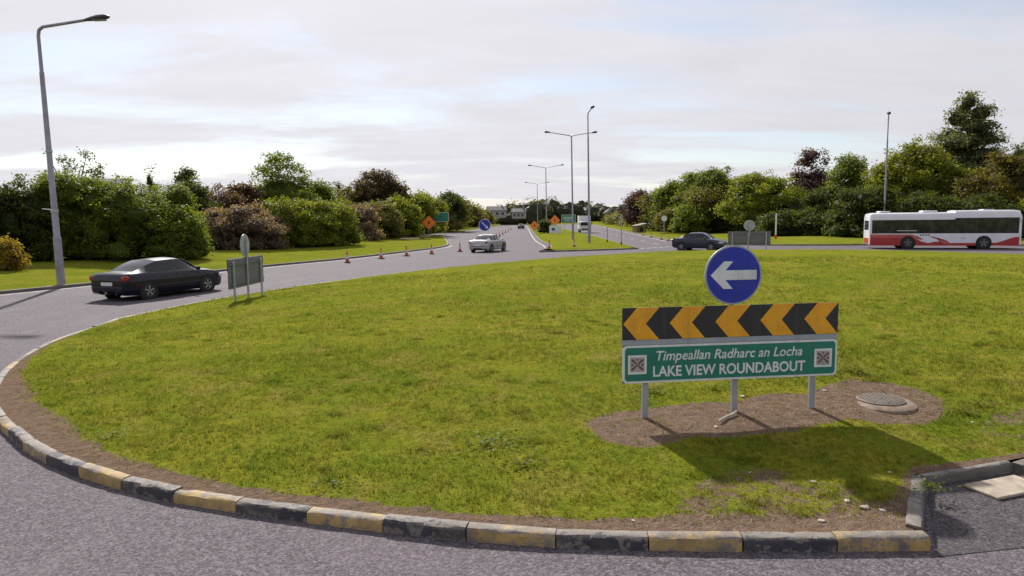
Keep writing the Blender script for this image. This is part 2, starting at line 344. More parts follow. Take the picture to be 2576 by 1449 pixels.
# mesh outline sits just inside the kerb stones
inn = out.copy(); inn[len(front) - 1] += (-.12, .02); inn[len(front)] += (-.08, .025); inn[len(front) + 1] += (0, .02); inn[len(front) + 2] += (0, .02); inn = np.delete(inn, [len(front) - 2, len(front) - 3], 0)
OUT = densify(inn, 0.16); OUT = np.array([p + (CEN - p) / np.linalg.norm(CEN - p) * 0.06 for p in OUT])
rad = np.linalg.norm(OUT - CEN, axis=1); ang = np.arctan2(OUT[:, 1] - CEN[1], OUT[:, 0] - CEN[0]); od = np.argsort(ang)
A_, R_ = ang[od], rad[od]
A_ = np.concatenate([A_ - 2 * math.pi, A_, A_ + 2 * math.pi]); R_ = np.concatenate([R_] * 3)
def s_of(x, y):
    dx, dy = x - CEN[0], y - CEN[1]; return np.hypot(dx, dy) / np.interp(np.arctan2(dy, dx), A_, R_)
TH = np.linspace(-math.pi, math.pi, 721); RS = np.interp(TH, A_, R_); kern = np.exp(-np.linspace(-2.2, 2.2, 41) ** 2); kern /= kern.sum(); RS = np.convolve(np.concatenate([RS[-61:-1], RS, RS[1:61]]), kern, 'same')[60:-60]
def s_sm(x, y): dx, dy = x - CEN[0], y - CEN[1]; return np.hypot(dx, dy) / np.interp(np.arctan2(dy, dx), TH, RS)
def lump(x, y): return 0.018 * np.sin(x * 1.7 + 0.6 * np.sin(y * 1.3)) * np.sin(y * 1.9 + x * .4) + 0.008 * np.sin(x * 5.1 + y * 2.2) * np.sin(y * 4.7 - x * 1.3)
def kerb_dist(x, y):
    d = np.full(len(x), 9.0); nr = np.where((y < 11.5) & (x < 12))[0]; ON = OUT[(OUT[:, 1] < 14) & (OUT[:, 0] < 14)]
    for c0 in range(0, len(nr), 20000):
        ix = nr[c0:c0 + 20000]; d[ix] = np.sqrt(((x[ix, None] - ON[None, :, 0]) ** 2 + (y[ix, None] - ON[None, :, 1]) ** 2).min(1))
    return d
def isl_z(x, y, s=None):
    s = np.clip(s_sm(x, y), 0, 1)
    return np.minimum(0.105 + (DOME - .12 + .011 * (y - 8)) * (1 - s ** 2) + lump(x, y) * np.clip((1 - s) * 20, 0, 1), .108 + .16 * kerb_dist(x, y))
def ss(x, a, b): t = np.clip((x - a) / (b - a), 0, 1); return t * t * (3 - 2 * t)
def soil_f(x, y, s=None):
    s = s_of(x, y) if s is None else s
    r = np.hypot(x - CEN[0], y - CEN[1]); d = r * (1 / np.maximum(s, .05) - 1)
    nr = np.where((y < 21) & (x < 12))[0]; ON = OUT[(OUT[:, 1] < 23) & (OUT[:, 0] < 14)]
    for c0 in range(0, len(nr), 20000):                     # true distance to the kerb on the near side
        ix = nr[c0:c0 + 20000]; d[ix] = np.sqrt(((x[ix, None] - ON[None, :, 0]) ** 2 + (y[ix, None] - ON[None, :, 1]) ** 2).min(1))
    near = ss(-y, -19, -9); wl = 0.31 + 0.40 * ss(-x, 2.5, 7) * ss(-y, -14, -8) + .22 * np.exp(-((x - 2.6) / 1.4) ** 2)
    wl = wl * (1 - .62 * ss(x, 3.0, 3.7)); edge = ss(-d / wl, -1.25, -0.35) * (0.25 + 0.75 * near)
    def ell(cx, cy, a, b, rot):
        c, s_ = math.cos(rot), math.sin(rot); u = (x - cx) * c + (y - cy) * s_; v = -(x - cx) * s_ + (y - cy) * c
        return ss(-np.sqrt((u / a) ** 2 + (v / b) ** 2), -1.22, -.8)
    p = np.maximum.reduce([edge, ell(2.35, 8.02, 1.50, .56, .12), ell(1.45, 7.62, .55, .45, .2), ell(4.75, 8.72, .98, .72, .55), ell(3.6, 8.4, .95, .5, .3), .44 * ell(2.35, 6.05, .9, .62, .2), .45 * ell(6.3, 8.0, .9, .45, .4)])
    return p
sv = np.concatenate([[0.02], np.linspace(.08, .60, 22), np.linspace(.61, .80, 45)[:-1], np.linspace(.80, 1.0, 110)])
MC = np.array([2.0, 19.0]); n = len(OUT); P = MC + sv[:, None, None] * (OUT - MC)[None]; px, py = P[..., 0].ravel(), P[..., 1].ravel(); sr = s_of(px, py)
pz = isl_z(px, py); ii = np.arange(n); jj = (ii + 1) % n
F = np.concatenate([np.stack([k * n + ii, k * n + jj, (k + 1) * n + jj, (k + 1) * n + ii], 1) for k in range(len(sv) - 1)])
V = np.stack([px, py, pz], 1); ctr = len(V)
isl = raw('island_lawn', V, F, M['lawn'], {'soil': soil_f(px, py, sr)}, True); isl['kind'] = 'structure'
o = MB().add([tuple(V[i]) for i in range(0, n)], [tuple(range(n))]).build('island_crown', M['verge']); o['kind'] = 'structure'

# kerb stones round the island, each its own piece
kerb = bpy.data.objects.new('kerb', None); C.objects.link(kerb); kerb['kind'] = 'structure'
def stone_mesh(L, seed, name):
    r = random.Random(seed); bm = bmesh.new(); nx = 9; rows = []
    prof = [(0.0, -.06), (0.0, .085), (.004, .104), (.018, .117), (.045, .121), (.115, .121), (.13, .112), (.13, -.06)]
    for i in range(nx):
        x = -L / 2 + L * i / (nx - 1); row = []
        for k, (y, z) in enumerate(prof):
            j = .0045 if k in (1, 2, 3) else .002
            ch = -.012 * max(0, r.random() - .78) * 4 if k in (2, 3) else 0
            row.append(bm.verts.new((x, y + r.uniform(-j, j) - ch, z + r.uniform(-j, j) + ch)))
        rows.append(row)
    for i in range(nx - 1):
        for k in range(len(prof) - 1): bm.faces.new((rows[i][k], rows[i + 1][k], rows[i + 1][k + 1], rows[i][k + 1]))
    bm.faces.new(rows[0]); bm.faces.new(rows[-1][::-1]); bmesh.ops.recalc_face_normals(bm, faces=bm.faces)
    me = bpy.data.meshes.new(name); bm.to_mesh(me); bm.free()
    me.polygons.foreach_set('use_smooth', [True] * len(me.polygons))
    try: me.set_sharp_from_angle(angle=R(35))
    except Exception: pass
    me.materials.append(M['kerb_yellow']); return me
SM = [stone_mesh(0.738, k, 'kerb_stone') for k in range(6)]
def put_stones(line, mats, start=0, L=0.75, inward=1):
    d = np.concatenate([[0], np.cumsum(np.linalg.norm(np.diff(line, axis=0), axis=1))]); k = start; t = 0.0; L = d[-1] / max(1, round(d[-1] / L)) - 1e-6
    while t + L * .5 < d[-1]:
        e = min(t + L, d[-1])
        a = np.array([np.interp(t, d, line[:, i]) for i in (0, 1)]); b = np.array([np.interp(e, d, line[:, i]) for i in (0, 1)])
        m_ = (a + b) / 2; th = math.atan2(b[1] - a[1], b[0] - a[0])
        o = bpy.data.objects.new('kerb_stone', SM[k % 6]); C.objects.link(o); o.parent = kerb
        o.location = (m_[0], m_[1], random.uniform(-.012, .008)); o.rotation_euler = (random.uniform(-.05, .05), random.uniform(-.010, .010), th + random.uniform(-.016, .016))
        o.scale = (np.linalg.norm(b - a) / .75, 1, 1)
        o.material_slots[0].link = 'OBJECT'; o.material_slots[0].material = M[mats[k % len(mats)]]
        t = e; k += 1
# walk so that the lawn lies to the left of the direction of travel
put_stones(front[::-1][:, :] * 1.0 if False else front, ['kerb_yellow', 'kerb_black'], start=0)
put_stones(np.array([front[-1] + (0.015, 0.14), notch[0] + (-.02, -.02)]), ['kerb_plain'], L=.70)
put_stones(np.array([notch[0], notch[1]]), ['kerb_plain'], L=1.12)
put_stones(np.array([notch[1] + (.04, -.10), notch[2]]), ['kerb_plain'], L=.68)
rl = rest[::-1]; left = densify(rest[100:], .3, False)
put_stones(left, ['kerb_yellow', 'kerb_black'], start=0)

def kerb_strip(line, name, h=.125, w=.15, side=1, mat='kerb_far'):
    """profile swept along a polyline; side=+1 puts the body to the left of travel"""
    P = np.array(line); T = np.gradient(P, axis=0); T /= np.linalg.norm(T, axis=1)[:, None]; Nn = np.stack([-T[:, 1], T[:, 0]], 1) * side
    b = MB(); k = [(0, -.04), (0, h - .015), (.02, h), (w, h), (w, -.04)]
    vs_ = [(p[0] + q[0] * a, p[1] + q[1] * a, z) for p, q in zip(P, Nn) for a, z in k]; m_ = len(k)
    b.add(vs_, [(i * m_ + j, (i + 1) * m_ + j, (i + 1) * m_ + j + 1, i * m_ + j + 1) for i in range(len(P) - 1) for j in range(m_ - 1)])
    o = b.build(name, M[mat]); o['kind'] = 'structure'; return o
def ribbon(line, off, w, z, name, mat, dash=None):
    P = np.array(line); T = np.gradient(P, axis=0); T /= np.linalg.norm(T, axis=1)[:, None]; Nn = np.stack([-T[:, 1], T[:, 0]], 1)
    d = np.concatenate([[0], np.cumsum(np.linalg.norm(np.diff(P, axis=0), axis=1))]); b = MB()
    seg = [(0, d[-1])] if not dash else [(t, min(t + dash[0], d[-1])) for t in np.arange(0, d[-1], dash[0] + dash[1])]
    for t0, t1 in seg:
        q = np.linspace(t0, t1, max(2, int((t1 - t0) / 1.5) + 2)); X = [np.interp(q, d, P[:, i]) for i in (0, 1)]; NX = [np.interp(q, d, Nn[:, i]) for i in (0, 1)]
        vs_ = []
        for i in range(len(q)):
            for o_ in (off - w / 2, off + w / 2): vs_.append((X[0][i] + NX[0][i] * o_, X[1][i] + NX[1][i] * o_, z))
        b.add(vs_, [(2 * i, 2 * i + 1, 2 * i + 3, 2 * i + 2) for i in range(len(q) - 1)])
    o = b.build(name, M[mat]); o['kind'] = 'structure'; return o
VL = smooth_line([(-34, -6), (-28, 8), (-23.6, 18), (-20.0, 26.5), (-18.4, 30.5), (-16.6, 36), (-14.5, 42.0), (-11.8, 48.6), (-8.9, 58.7), (-7.2, 66), (-6.75, 72), (-7.4, 80), (-8.8, 92), (-10.3, 105), (-12.5, 117), (-20, 126), (-62, 130)], 8)
VL2 = smooth_line([(-62, 142), (-24, 139), (-15, 141), (-11.6, 150), (-10.7, 178), (-7, 300), (-2, 480), (2, 690)], 8)
VR = smooth_line([(95, -10), (72, 14), (62, 32), (52, 48), (43, 58.5), (36, 61.8), (29, 62.8), (23.5, 64.6), (19.7, 69.5), (18.4, 77.4), (19.7, 95.7), (24, 151), (32, 250), (46, 420), (66, 690)], 8)
def verge(line, sgn, name, hs):
    offs = [.02, 1.2, 3, 6, 10, 16, 30, 60, 140, 400]; P = np.array(line); n_ = len(P); V_ = []
    for o_, h in zip(offs, hs):
        for p in P: V_.append((p[0] + sgn * o_, p[1], h + (.04 * math.sin(p[1] * .31 + o_) if o_ > 1 else 0)))
    b = MB().add(V_, [(k * n_ + i, k * n_ + i + 1, (k + 1) * n_ + i + 1, (k + 1) * n_ + i) for k in range(len(offs) - 1) for i in range(n_ - 1)])
    o = b.build(name, M['verge'], smooth=True); o['kind'] = 'structure'; return o
hl = [.115, .15, .22, .36, .52, .62, .7, .7, .7, .7]; hr = [.115, .14, .18, .25, .32, .4, .5, .5, .5, .5]
verge(VL, -1, 'verge_lawn', hl); verge(VL2, -1, 'verge_lawn', hr); verge(VR, 1, 'verge_lawn', hr)
kerb_strip(VL, 'verge_kerb', side=1); kerb_strip(VL2, 'verge_kerb', side=1); kerb_strip(VR, 'verge_kerb', side=-1)
SP = smooth_line([(2.3, 55.8), (6.5, 57.2), (10.5, 59.4), (11.2, 61.5), (11.6, 75), (12.6, 116), (13.6, 190), (18, 420), (23, 690)], 6)
SPL = smooth_line([(2.3, 55.8), (3.1, 60), (3.75, 67.5), (3.6, 96), (5.2, 190), (9, 420), (14, 690)], 6)
b = MB(); k1 = densify(SP, 2.0, False); yy = np.linspace(56.2, 690, 220)
def xat(L_, y): return np.interp(y, L_[:, 1], L_[:, 0])
V_ = []
for y in yy:
    a, c = xat(SPL, y), xat(SP, y)
    for t in (0, .25, .5, .75, 1): V_.append((a + (c - a) * t, y, .115 + .16 * math.sin(math.pi * t)))
b.add(V_, [(i * 5 + j, i * 5 + j + 1, (i + 1) * 5 + j + 1, (i + 1) * 5 + j) for i in range(219) for j in range(4)])
o = b.build('splitter_lawn', M['verge'], smooth=True); o['kind'] = 'structure'
kerb_strip(SP, 'splitter_kerb', side=1); kerb_strip(SPL, 'splitter_kerb', side=-1)
sub = lambda L_, y0, y1: np.array([p for p in L_ if y0 <= p[1] <= y1])
ribbon(sub(VL, 24, 72), -.45, .13, .004, 'edge_line', 'line'); ribbon(sub(VR, 45, 69), -.5, .14, .004, 'edge_line', 'line')
ribbon(sub(VR, 70, 600), .55, .14, .004, 'edge_line', 'line'); ribbon(sub(SPL, 64, 600), .5, .12, .004, 'edge_line', 'line'); ribbon(sub(VL2, 140, 600), -.5, .12, .004, 'edge_line', 'line')
ribbon(np.array([(x, y) for y, x in [(70, -1.6), (96, -2.6), (190, -1.2), (420, 3.6), (600, 7.5)]]), 0, .12, .004, 'lane_line', 'line', (3, 6))
ribbon(np.array([(x, y) for y, x in [(70, 15.1), (96, 16.0), (151, 18.6), (250, 23.4), (420, 32), (600, 43)]]), 0, .12, .004, 'lane_line', 'line', (3, 6))
ribbon(smooth_line([(11.4, 60.6), (13.8, 62.8), (16.6, 65.4), (19.6, 68.6)], 6), 0, .35, .004, 'give_way_line', 'line', (.6, .35))
ring = np.array([CEN + (p - CEN) * (1 + 5.4 / np.linalg.norm(p - CEN)) for p in smooth_line(rest[::10], 6)])
# asphalt hard-standing in the notch and the concrete slab set in it
pad = MB().add([(3.30, 5.16, .005), (7.6, 5.9, .005), (6.6, 7.5, .005), (5.2, 6.98, .005), (4.14, 6.6, .005), (3.42, 5.3, .005)], [(0, 1, 2, 3, 4, 5)]).build('asphalt_pad', M['asphalt_dark']); pad['kind'] = 'structure'
slab = MB().box((4.86, 6.50, .022), (.72, .36, .03), rz=R(19), b=.008).build('concrete_slab', M['concrete']); tag(slab, 'pale concrete slab set in the dark asphalt of the kerbed notch', 'slab')

# ------------------------------------------------------------------ the named roundabout sign
def disc(b, r, y0, y1, cz, nseg=40):
    b.prism([(r * math.cos(2 * math.pi * k / nseg), cz + r * math.sin(2 * math.pi * k / nseg)) for k in range(nseg)], y0, y1, lambda a, z, y: (a, y, z - 0.265)); return b
def rrect(x0, x1, z0, z1, r, n_=5):
    p = []
    for cx, cz, a0 in ((x1 - r, z1 - r, 0), (x0 + r, z1 - r, 90), (x0 + r, z0 + r, 180), (x1 - r, z0 + r, 270)):
        for k in range(n_ + 1): a = R(a0 + 90 * k / n_); p.append((cx + r * math.cos(a), cz + r * math.sin(a)))
    return p
SO = -0.265                                   # board heights are above the middle post's foot
fx = lambda a, z, y: (a, y, z + SO)
def text_mesh(name, body, size, cx, cz, y, mat, parent, shear=0.0, width=None, off=0.0):
    cu = bpy.data.curves.new(name, 'FONT'); cu.body = body; cu.size = size; cu.align_x = 'CENTER'; cu.shear = shear; cu.extrude = .001; cu.offset = off; cu.resolution_u = 3
    t = bpy.data.objects.new('tmp', cu); C.objects.link(t); dg = bpy.context.evaluated_depsgraph_get(); me = bpy.data.meshes.new_from_object(t.evaluated_get(dg)); bpy.data.objects.remove(t)
    xs = [v.co.x for v in me.vertices]; w_ = max(xs) - min(xs); mid_ = (max(xs) + min(xs)) / 2; sc = (width / w_) if width else 1.0
    me.transform(Matrix.Translation((cx, y, cz + SO)) @ Matrix.Rotation(R(90), 4, 'X') @ Matrix.Diagonal((sc, 1, 1, 1)) @ Matrix.Translation((-mid_, 0, 0)))
    me.materials.clear(); me.materials.append(mat); me.name = name
    o = bpy.data.objects.new(name, me); C.objects.link(o); o.parent = parent; return o
def island_sign(label, loc, rz, gz, lettered=True):
    """local x to the right seen from the front, front faces -y, z=0 is ground at the middle post; gz = ground at the three posts"""
    t = thing('roundabout_sign', label, 'road sign', loc, rz, 'roundabout island signs')
    hw = 1.37
    for k, x in enumerate((-1.06, .08, 1.1)):
        zt = 1.50 + SO; b = MB().box((x, .075, (gz[k] - .25 + zt) / 2), (.075, .05, zt - gz[k] + .25), b=.006); b.build('post', M['galv'], t)
    MB().box((0, .022, 1.135 + SO), (2 * hw - .02, .028, .46 * 2 - .02), b=.004).build('backing_plate', M['alu'], t)
    MB().box((0, .0645, 1.42 + SO), (2 * hw - .1, .03, .04)).build('rail', M['alu'], t); MB().box((0, .0645, .82 + SO), (2 * hw - .1, .03, .04)).build('rail', M['alu'], t)
    if True:
        z0, z1 = 1.215, 1.60
        cb_ = MB().prism([(-hw, z0), (hw, z0), (hw, z1), (-hw, z1)], -.004, .006, fx).build('chevron_board', M['s_black'], t)
        pit, ch = .571, .265; zm = (z0 + z1) / 2; th = .275
        for k in range(5):
            x = -hw + .012 + pit * k; dx = (z1 - z0) / 2 * .86; X1 = hw
            p = [(x, zm), (x + dx, z1), (x + dx + th, z1), (x + th, zm), (x + dx + th, z0), (x + dx, z0)]
            p = [(min(a, X1), c) for a, c in p]
            MB().prism(p, -.0075, -.0045, fx).build('chevron', M['s_yellow'], cb_)
        MB().prism([(-hw, 1.150), (hw, 1.150), (hw, 1.212), (-hw, 1.212)], -.002, .006, fx).build('grey_band', M['s_grey'], t)
        nb = MB().prism(rrect(-hw + .008, hw + .002, .69, 1.145, .05), -.006, .006, fx).build('name_board', M['s_white'], t)
        MB().prism(rrect(-hw + .035, hw - .026, .716, 1.119, .04), -.010, -.0065, fx).build('green_field', M['s_green'], nb)
        if lettered:
            text_mesh('lettering', 'Timpeallan Radharc an Locha', .165, -.02, .958, -.0115, M['s_white'], nb, .22, 1.86, .002)
            text_mesh('lettering', 'LAKE VIEW ROUNDABOUT', .178, -.02, .765, -.0115, M['s_white'], nb, 0, 1.94, .004)
            for cx in (-1.185, 1.185):
                e = MB().prism([(cx - .115, .80), (cx + .115, .80), (cx + .115, 1.03), (cx - .115, 1.03)], -.0125, -.0105, fx).build('emblem', M['s_white'], nb)
                mk = MB(); mk.prism([(cx - .088, .827), (cx + .088, .827), (cx + .088, 1.003), (cx - .088, 1.003)], -.0140, -.0128, fx); mk.build('emblem_field', M['s_pinkgrey'], nb)
                mk = MB()
                for sx_ in (-1, 1):
                    for sz_ in (-1, 1):
                        lp = [(cx + sx_ * a_, .915 + sz_ * c_) for a_, c_ in ((.006, .0), (.030, .010), (.050, .030), (.078, .052), (.068, .070), (.044, .060), (.022, .036), (.0, .010))]
                        mk.prism(lp, -.0155, -.0143, fx)
                    mk.prism([(cx + sx_ * .062 + .014 * math.cos(a_), .915 + .016 * math.sin(a_)) for a_ in np.linspace(0, 6.283, 10, endpoint=False)], -.0155, -.0143, fx)
                mk.prism([(cx + .012 * math.cos(a_), .978 + .012 * math.sin(a_)) for a_ in np.linspace(0, 6.283, 10, endpoint=False)], -.0155, -.0143, fx)
                mk.build('emblem_mark', M['s_brown'], nb)
    cz = 1.965; cx0 = .02
    def D(r, y0, y1): return disc(MB(), r, y0, y1, cz)
    dd = D(.358, -.004, .014).build('direction_disc', M['s_grey'], t, label='round blue direction plate with white left arrow')
    D(.336, -.0085, -.0045).build('blue_face', M['s_blue'], dd)
    aw = [(-.29, 0), (-.125, .165), (-.01, .165), (-.105, .058), (.29, .058), (.29, -.058), (-.105, -.058), (-.01, -.165), (-.125, -.165)]
    # lower half of the arrow mirrors the upper one
    MB().prism([(a, cz + c) for a, c in aw], -.012, -.009, fx).build('arrow', M['s_white'], dd)
    MB().box((0, .058, 1.72 + SO), (.06, .04, 1.0), b=.005).build('disc_post', M['galv'], t)
    return t
szz = lambda x, y: float(isl_z(np.array([x]), np.array([y]))[0])
def place_sign(label, x, y, rz, base=None, lettered=True):
    z0 = szz(x, y) if base is None else base; g3 = []
    for lx in (-1.05, .08, 1.1): g3.append(szz(x + lx * math.cos(rz), y + lx * math.sin(rz)) - z0)
    return island_sign(label, (x, y, z0), rz, g3, lettered)
place_sign('big green LAKE VIEW ROUNDABOUT sign with black and amber chevrons and blue arrow disc', 2.66, 8.17, R(7.2))
place_sign('grey back of a chevron sign on the lawn edge beside the dark saloon', -8.49, 21.75, R(-91))
place_sign('grey back of a chevron sign across the lawn, left of the bus', 15.5, 44.6, R(176))

# ------------------------------------------------------------------ street lamps
def lantern(b, c, d, L=.85):
    """flattened drop along direction d"""
    d = Vector(d).normalized(); sx = Vector((0, 0, 1)).cross(d).normalized(); up = d.cross(sx); o = len(b.v); n_ = 12
    for t, w, h0, h1 in ((0, .05, .04, .04), (.08, .08, .05, .06), (.3, .14, .07, .10), (.55, .185, .085, .13), (.8, .18, .08, .12), (.94, .12, .05, .08), (1, .04, .02, .03)):
        for k in range(n_):
            a = 2 * math.pi * k / n_; h = h1 if math.sin(a) > 0 else h0; b.v.append(tuple(Vector(c) + d * (t * L) + sx * (w * math.cos(a)) + up * (h * math.sin(a))))
    for i in range(6):
        for k in range(n_): b.f.append((o + i * n_ + k, o + i * n_ + (k + 1) % n_, o + (i + 1) * n_ + (k + 1) % n_, o + (i + 1) * n_ + k))
    b.f.append(tuple(o + k for k in range(n_))[::-1]); b.f.append(tuple(o + 6 * n_ + k for k in range(n_))); return b
def lamp(label, x, y, z, h, arms, lean=(0, 0), low=.11, zstep=None, hl=.85):
    t = thing('street_lamp', label, 'street lamp', (x, y, z), 0, 'street lamps'); t.rotation_euler = (lean[0], lean[1], 0)
    zs = zstep or h * .82
    MB().tube([(0, 0, -.3), (0, 0, 2.0)], [low, low * .97], 14).build('base_section', M['pole'], t, True)
    MB().tube([(0, 0, 2.0), (0, 0, 2.06), (0, 0, zs)], [low * .97, low * .8, low * .56], 14).build('pole', M['pole'], t, True)
    MB().box((0, -low - .004, .9), (.1, .02, .45), b=.005).build('access_door', M['pole'], t)
    for ax, ay, rise in arms:
        L = math.hypot(ax, ay); d = Vector((ax / L, ay / L, 0)); p = [Vector((0, 0, zs - .1)), Vector((0, 0, h - .35)), Vector((0, 0, h - .12)) + d * .05, Vector((0, 0, h)) + d * .22, Vector((0, 0, h)) + d * L + Vector((0, 0, rise))]
        MB().tube(p, [low * .46, low * .42, low * .42, low * .4, low * .36], 10).build('arm', M['pole'], t, True)
        dd = (d * L + Vector((0, 0, rise))).normalized()
        hd = lantern(MB(), tuple(p[-1] - dd * .05), dd, hl).build('lantern', M['lantern'], t, True)
        b = MB(); q = p[-1] + dd * (hl * .55) - Vector((0, 0, .085)); b.box(tuple(q), (hl * .5, .22, .03), rz=math.atan2(ay, ax), b=.01); b.build('lens', M['lens'], hd)
    return t
lt = lamp('tall grey street lamp with a single arm beside the dark saloon', -19.35, 29.2, .10, 10.72, [(2.05, -.1, .2)], (0, R(-.9)), .16, 8.9, 1.1)
b = MB().tube([(-.19, 0, 3.15), (-.19, 0, 3.2)], .02); b = MB().tube([(0, 0, 3.1), (0, 0, 3.22)], .150, 14); b.build('band', M['galv'], lt); MB().tube([(0, 0, 3.2), (-.55, .05, 3.26)], .018, 6).build('bracket', M['galv'], lt); MB().tube([(0, 0, 5.6), (0, 0, 5.72)], .128, 14).build('band', M['galv'], lt)
lamp('single street lamp pointing away, right of the twin-armed lamp on the splitter', 7.74, 68, .2, 12.75, [(.12, -1.9, .12)], (0, R(-.7)), .135, None, 1.1)
lamp('nearest twin-armed street lamp on the splitter lawn', 7.2, 80, .25, 12.0, [(-2.4, .5, .45), (2.2, -.4, .2)], (0, R(-.8)), .13, 11.6, .8)
lamp('second twin-armed street lamp along the central reservation', 6.7, 130, .25, 12.1, [(-2.6, .3, .4), (2.6, -.2, .35)], (0, R(-.5)), .13, 11.7)
lamp('third twin-armed street lamp along the central reservation, farthest and thinnest', 7.3, 190, .25, 12.1, [(-2.6, .3, .4), (2.6, -.2, .35)], (0, R(-.3)), .13, 11.7)
lamp('street lamp standing behind the bus with its lantern end-on', 38.6, 71, .35, 12.2, [(-.88, -1.66, .15)], (0, R(.0)), .13, None, 1.1)

# ------------------------------------------------------------------ vehicles
def wheel(parent, x, y, r, w, side, rim='rim'):
    cyl = lambda q, a, z: (x + q * math.cos(a), y + z, r + q * math.sin(a))
    ty = MB().lathe([(r * .62, -w / 2), (r * .9, -w / 2), (r, -w / 2 + .03), (r, w / 2 - .03), (r * .9, w / 2), (r * .62, w / 2)], n=24, fn=cyl).build('wheel', M['tyre'], parent, True)
    s_ = side; rb = MB().lathe([(r * .64, s_ * (w / 2 - .02)), (r * .60, s_ * (w / 2 + .004)), (r * .54, s_ * (w / 2 - .015)), (r * .2, s_ * (w / 2 - .03)), (r * .12, s_ * (w / 2 + .0))], n=24, fn=cyl)
    for k in range(5):
        a = 2 * math.pi * k / 5 + .3; c = (x + r * .36 * math.cos(a), y + s_ * (w / 2 - .012), r + r * .36 * math.sin(a)); rb.box(c, (r * .42, .03, r * .13), M=Matrix.Rotation(-a, 3, 'Y'))
    rb.build('rim', M[rim], ty, True); return ty
def saloon(label, color, loc, heading, L=4.7, Wd=1.8, H=1.46, detail=True, metal=.0, group='cars on the roundabout', hatch=False):
    paint = mat_paint('car_paint_' + label.split()[0], color, .28, metal)
    t = thing('car', label, 'car', loc, heading, group); kx, ky, kz = L / 4.72, Wd / 1.78, H / 1.46
    #      x     w    sill  belt   y4   z4    y5   z5    z6
    st = [(-2.36, .66, .40, .66, .60, .70, .34, .71, .71), (-2.33, .78, .30, .84, .72, .90, .45, .92, .93), (-2.20, .85, .24, .92, .78, .975, .50, 1.00, 1.01), (-2.02, .88, .20, .93, .80, .985, .52, 1.02, 1.03), (-1.74, .89, .19, .935, .80, .99, .54, 1.035, 1.05),
          (-1.30, .89, .185, .935, .80, .985, .585, 1.215, 1.262), (-.82, .89, .18, .935, .80, .98, .605, 1.36, 1.412), (-.74, .89, .18, .935, .80, .98, .607, 1.375, 1.43), (-.16, .89, .18, .93, .80, .975, .615, 1.40, 1.46), (-.08, .89, .18, .93, .80, .975, .615, 1.40, 1.46),
          (.34, .89, .18, .925, .80, .97, .60, 1.375, 1.435), (.70, .888, .18, .92, .795, .96, .575, 1.20, 1.255), (1.10, .885, .18, .91, .785, .945, .56, .975, 1.00), (1.55, .875, .19, .87, .76, .905, .52, .935, .955), (1.95, .85, .20, .80, .72, .835, .48, .865, .885), (2.22, .77, .23, .68, .64, .715, .42, .745, .755), (2.35, .64, .30, .56, .54, .60, .36, .62, .62)]
    if hatch: st[2] = (-2.2, .85, .24, .92, .78, .975, .52, 1.03, 1.05); st[3] = (-1.95, .88, .2, .93, .8, .985, .56, 1.16, 1.2); st[4] = (-1.58, .89, .19, .935, .8, .985, .585, 1.32, 1.37); st[5] = (-1.2, .89, .185, .935, .8, .985, .6, 1.37, 1.425)
    SUB = 3; st = [tuple(v) for v in smooth_line(st, SUB)]
    rows = []
    for (x, w, sl, bl, y4, z4, y5, z5, z6) in st:
        half = [(w * .55, sl - .02), (w * .93, sl), (w * .985, sl + .10), (w, (sl + bl) * .52), (w * .995, bl - .10), (w * .965, bl), (y4, z4), (y5, z5), (y5 * .55, (z5 + 2 * z6) / 3), (0, z6)]
        ring_ = [(-a, c) for a, c in half] + [(a, c) for a, c in half[-2::-1]]          # -y (right) ... +y (left)
        rows.append([Vector((x * kx, a * ky, c * kz)) for a, c in ring_])
    nr = len(rows[0]); parts = {}
    def put(nm, q): parts.setdefault(nm, []).append(q)
    g5, g6 = 6, 7   # index of belt/glass bottom and roof edge on the right; mirrored on the left
    for i_ in range(len(rows) - 1):
        i = i_ // SUB
        for j in range(nr - 1):
            jj_ = min(j, nr - 2 - j); q = (rows[i_][j], rows[i_ + 1][j], rows[i_ + 1][j + 1], rows[i_][j + 1]); sd_ = 'R' if j < nr / 2 - .5 else 'L'
            nm = 'body'
            if jj_ == 6:
                if i in (7,): nm = 'win_rear' + sd_
                elif i in (9, 10, 11): nm = 'win_front' + sd_
                elif i == 5 : nm = 'win_quarter' + sd_
            elif jj_ in (7, 8):
                if i in ((2, 3) if hatch else (4, 5)): nm = 'rear_window'
                elif i in (10, 11): nm = 'windscreen'
            put(nm, q)
    put('body', tuple(rows[0])); put('body', tuple(rows[-1][::-1])); put('body', tuple(Vector((r[0].x, r[0].y, r[0].z)) for r in rows) + tuple(Vector((r[-1].x, r[-1].y, r[-1].z)) for r in rows[::-1]))
    def mk(nm, quads, mat, par):
        vid = {}; b = MB(); fs = []
        for q in quads:
            ids = []
            for v in q:
                k = (round(v.x, 4), round(v.y, 4), round(v.z, 4))
                if k not in vid: vid[k] = len(b.v); b.v.append(k)
                if vid[k] not in ids: ids.append(vid[k])
            if len(ids) > 2: fs.append(tuple(ids))
        b.f = fs; return b.build(nm, mat, par, True)
    body = mk('body', parts.pop('body'), paint, t)
    for k, q in parts.items(): mk('side_window' if k.startswith('win_') else k, q, M['glass'], t)
    wb, r_ = 1.38 * kx, .325 * kz
    for sx in (-1, 1):
        for sy in (-1, 1):
            xx = sx * wb - .02 * kx; yo = sy * .89 * ky
            MB().prism([(xx + .395 * kz * math.cos(a), r_ + .395 * kz * math.sin(a)) for a in np.linspace(0, 2 * math.pi, 28, endpoint=False)], yo - sy * .08, yo + sy * .006, lambda a, z, y: (a, y, z)).build('wheel_arch', M['arch'], t)
            wheel(t, xx, yo - sy * .085, r_, .21, sy)
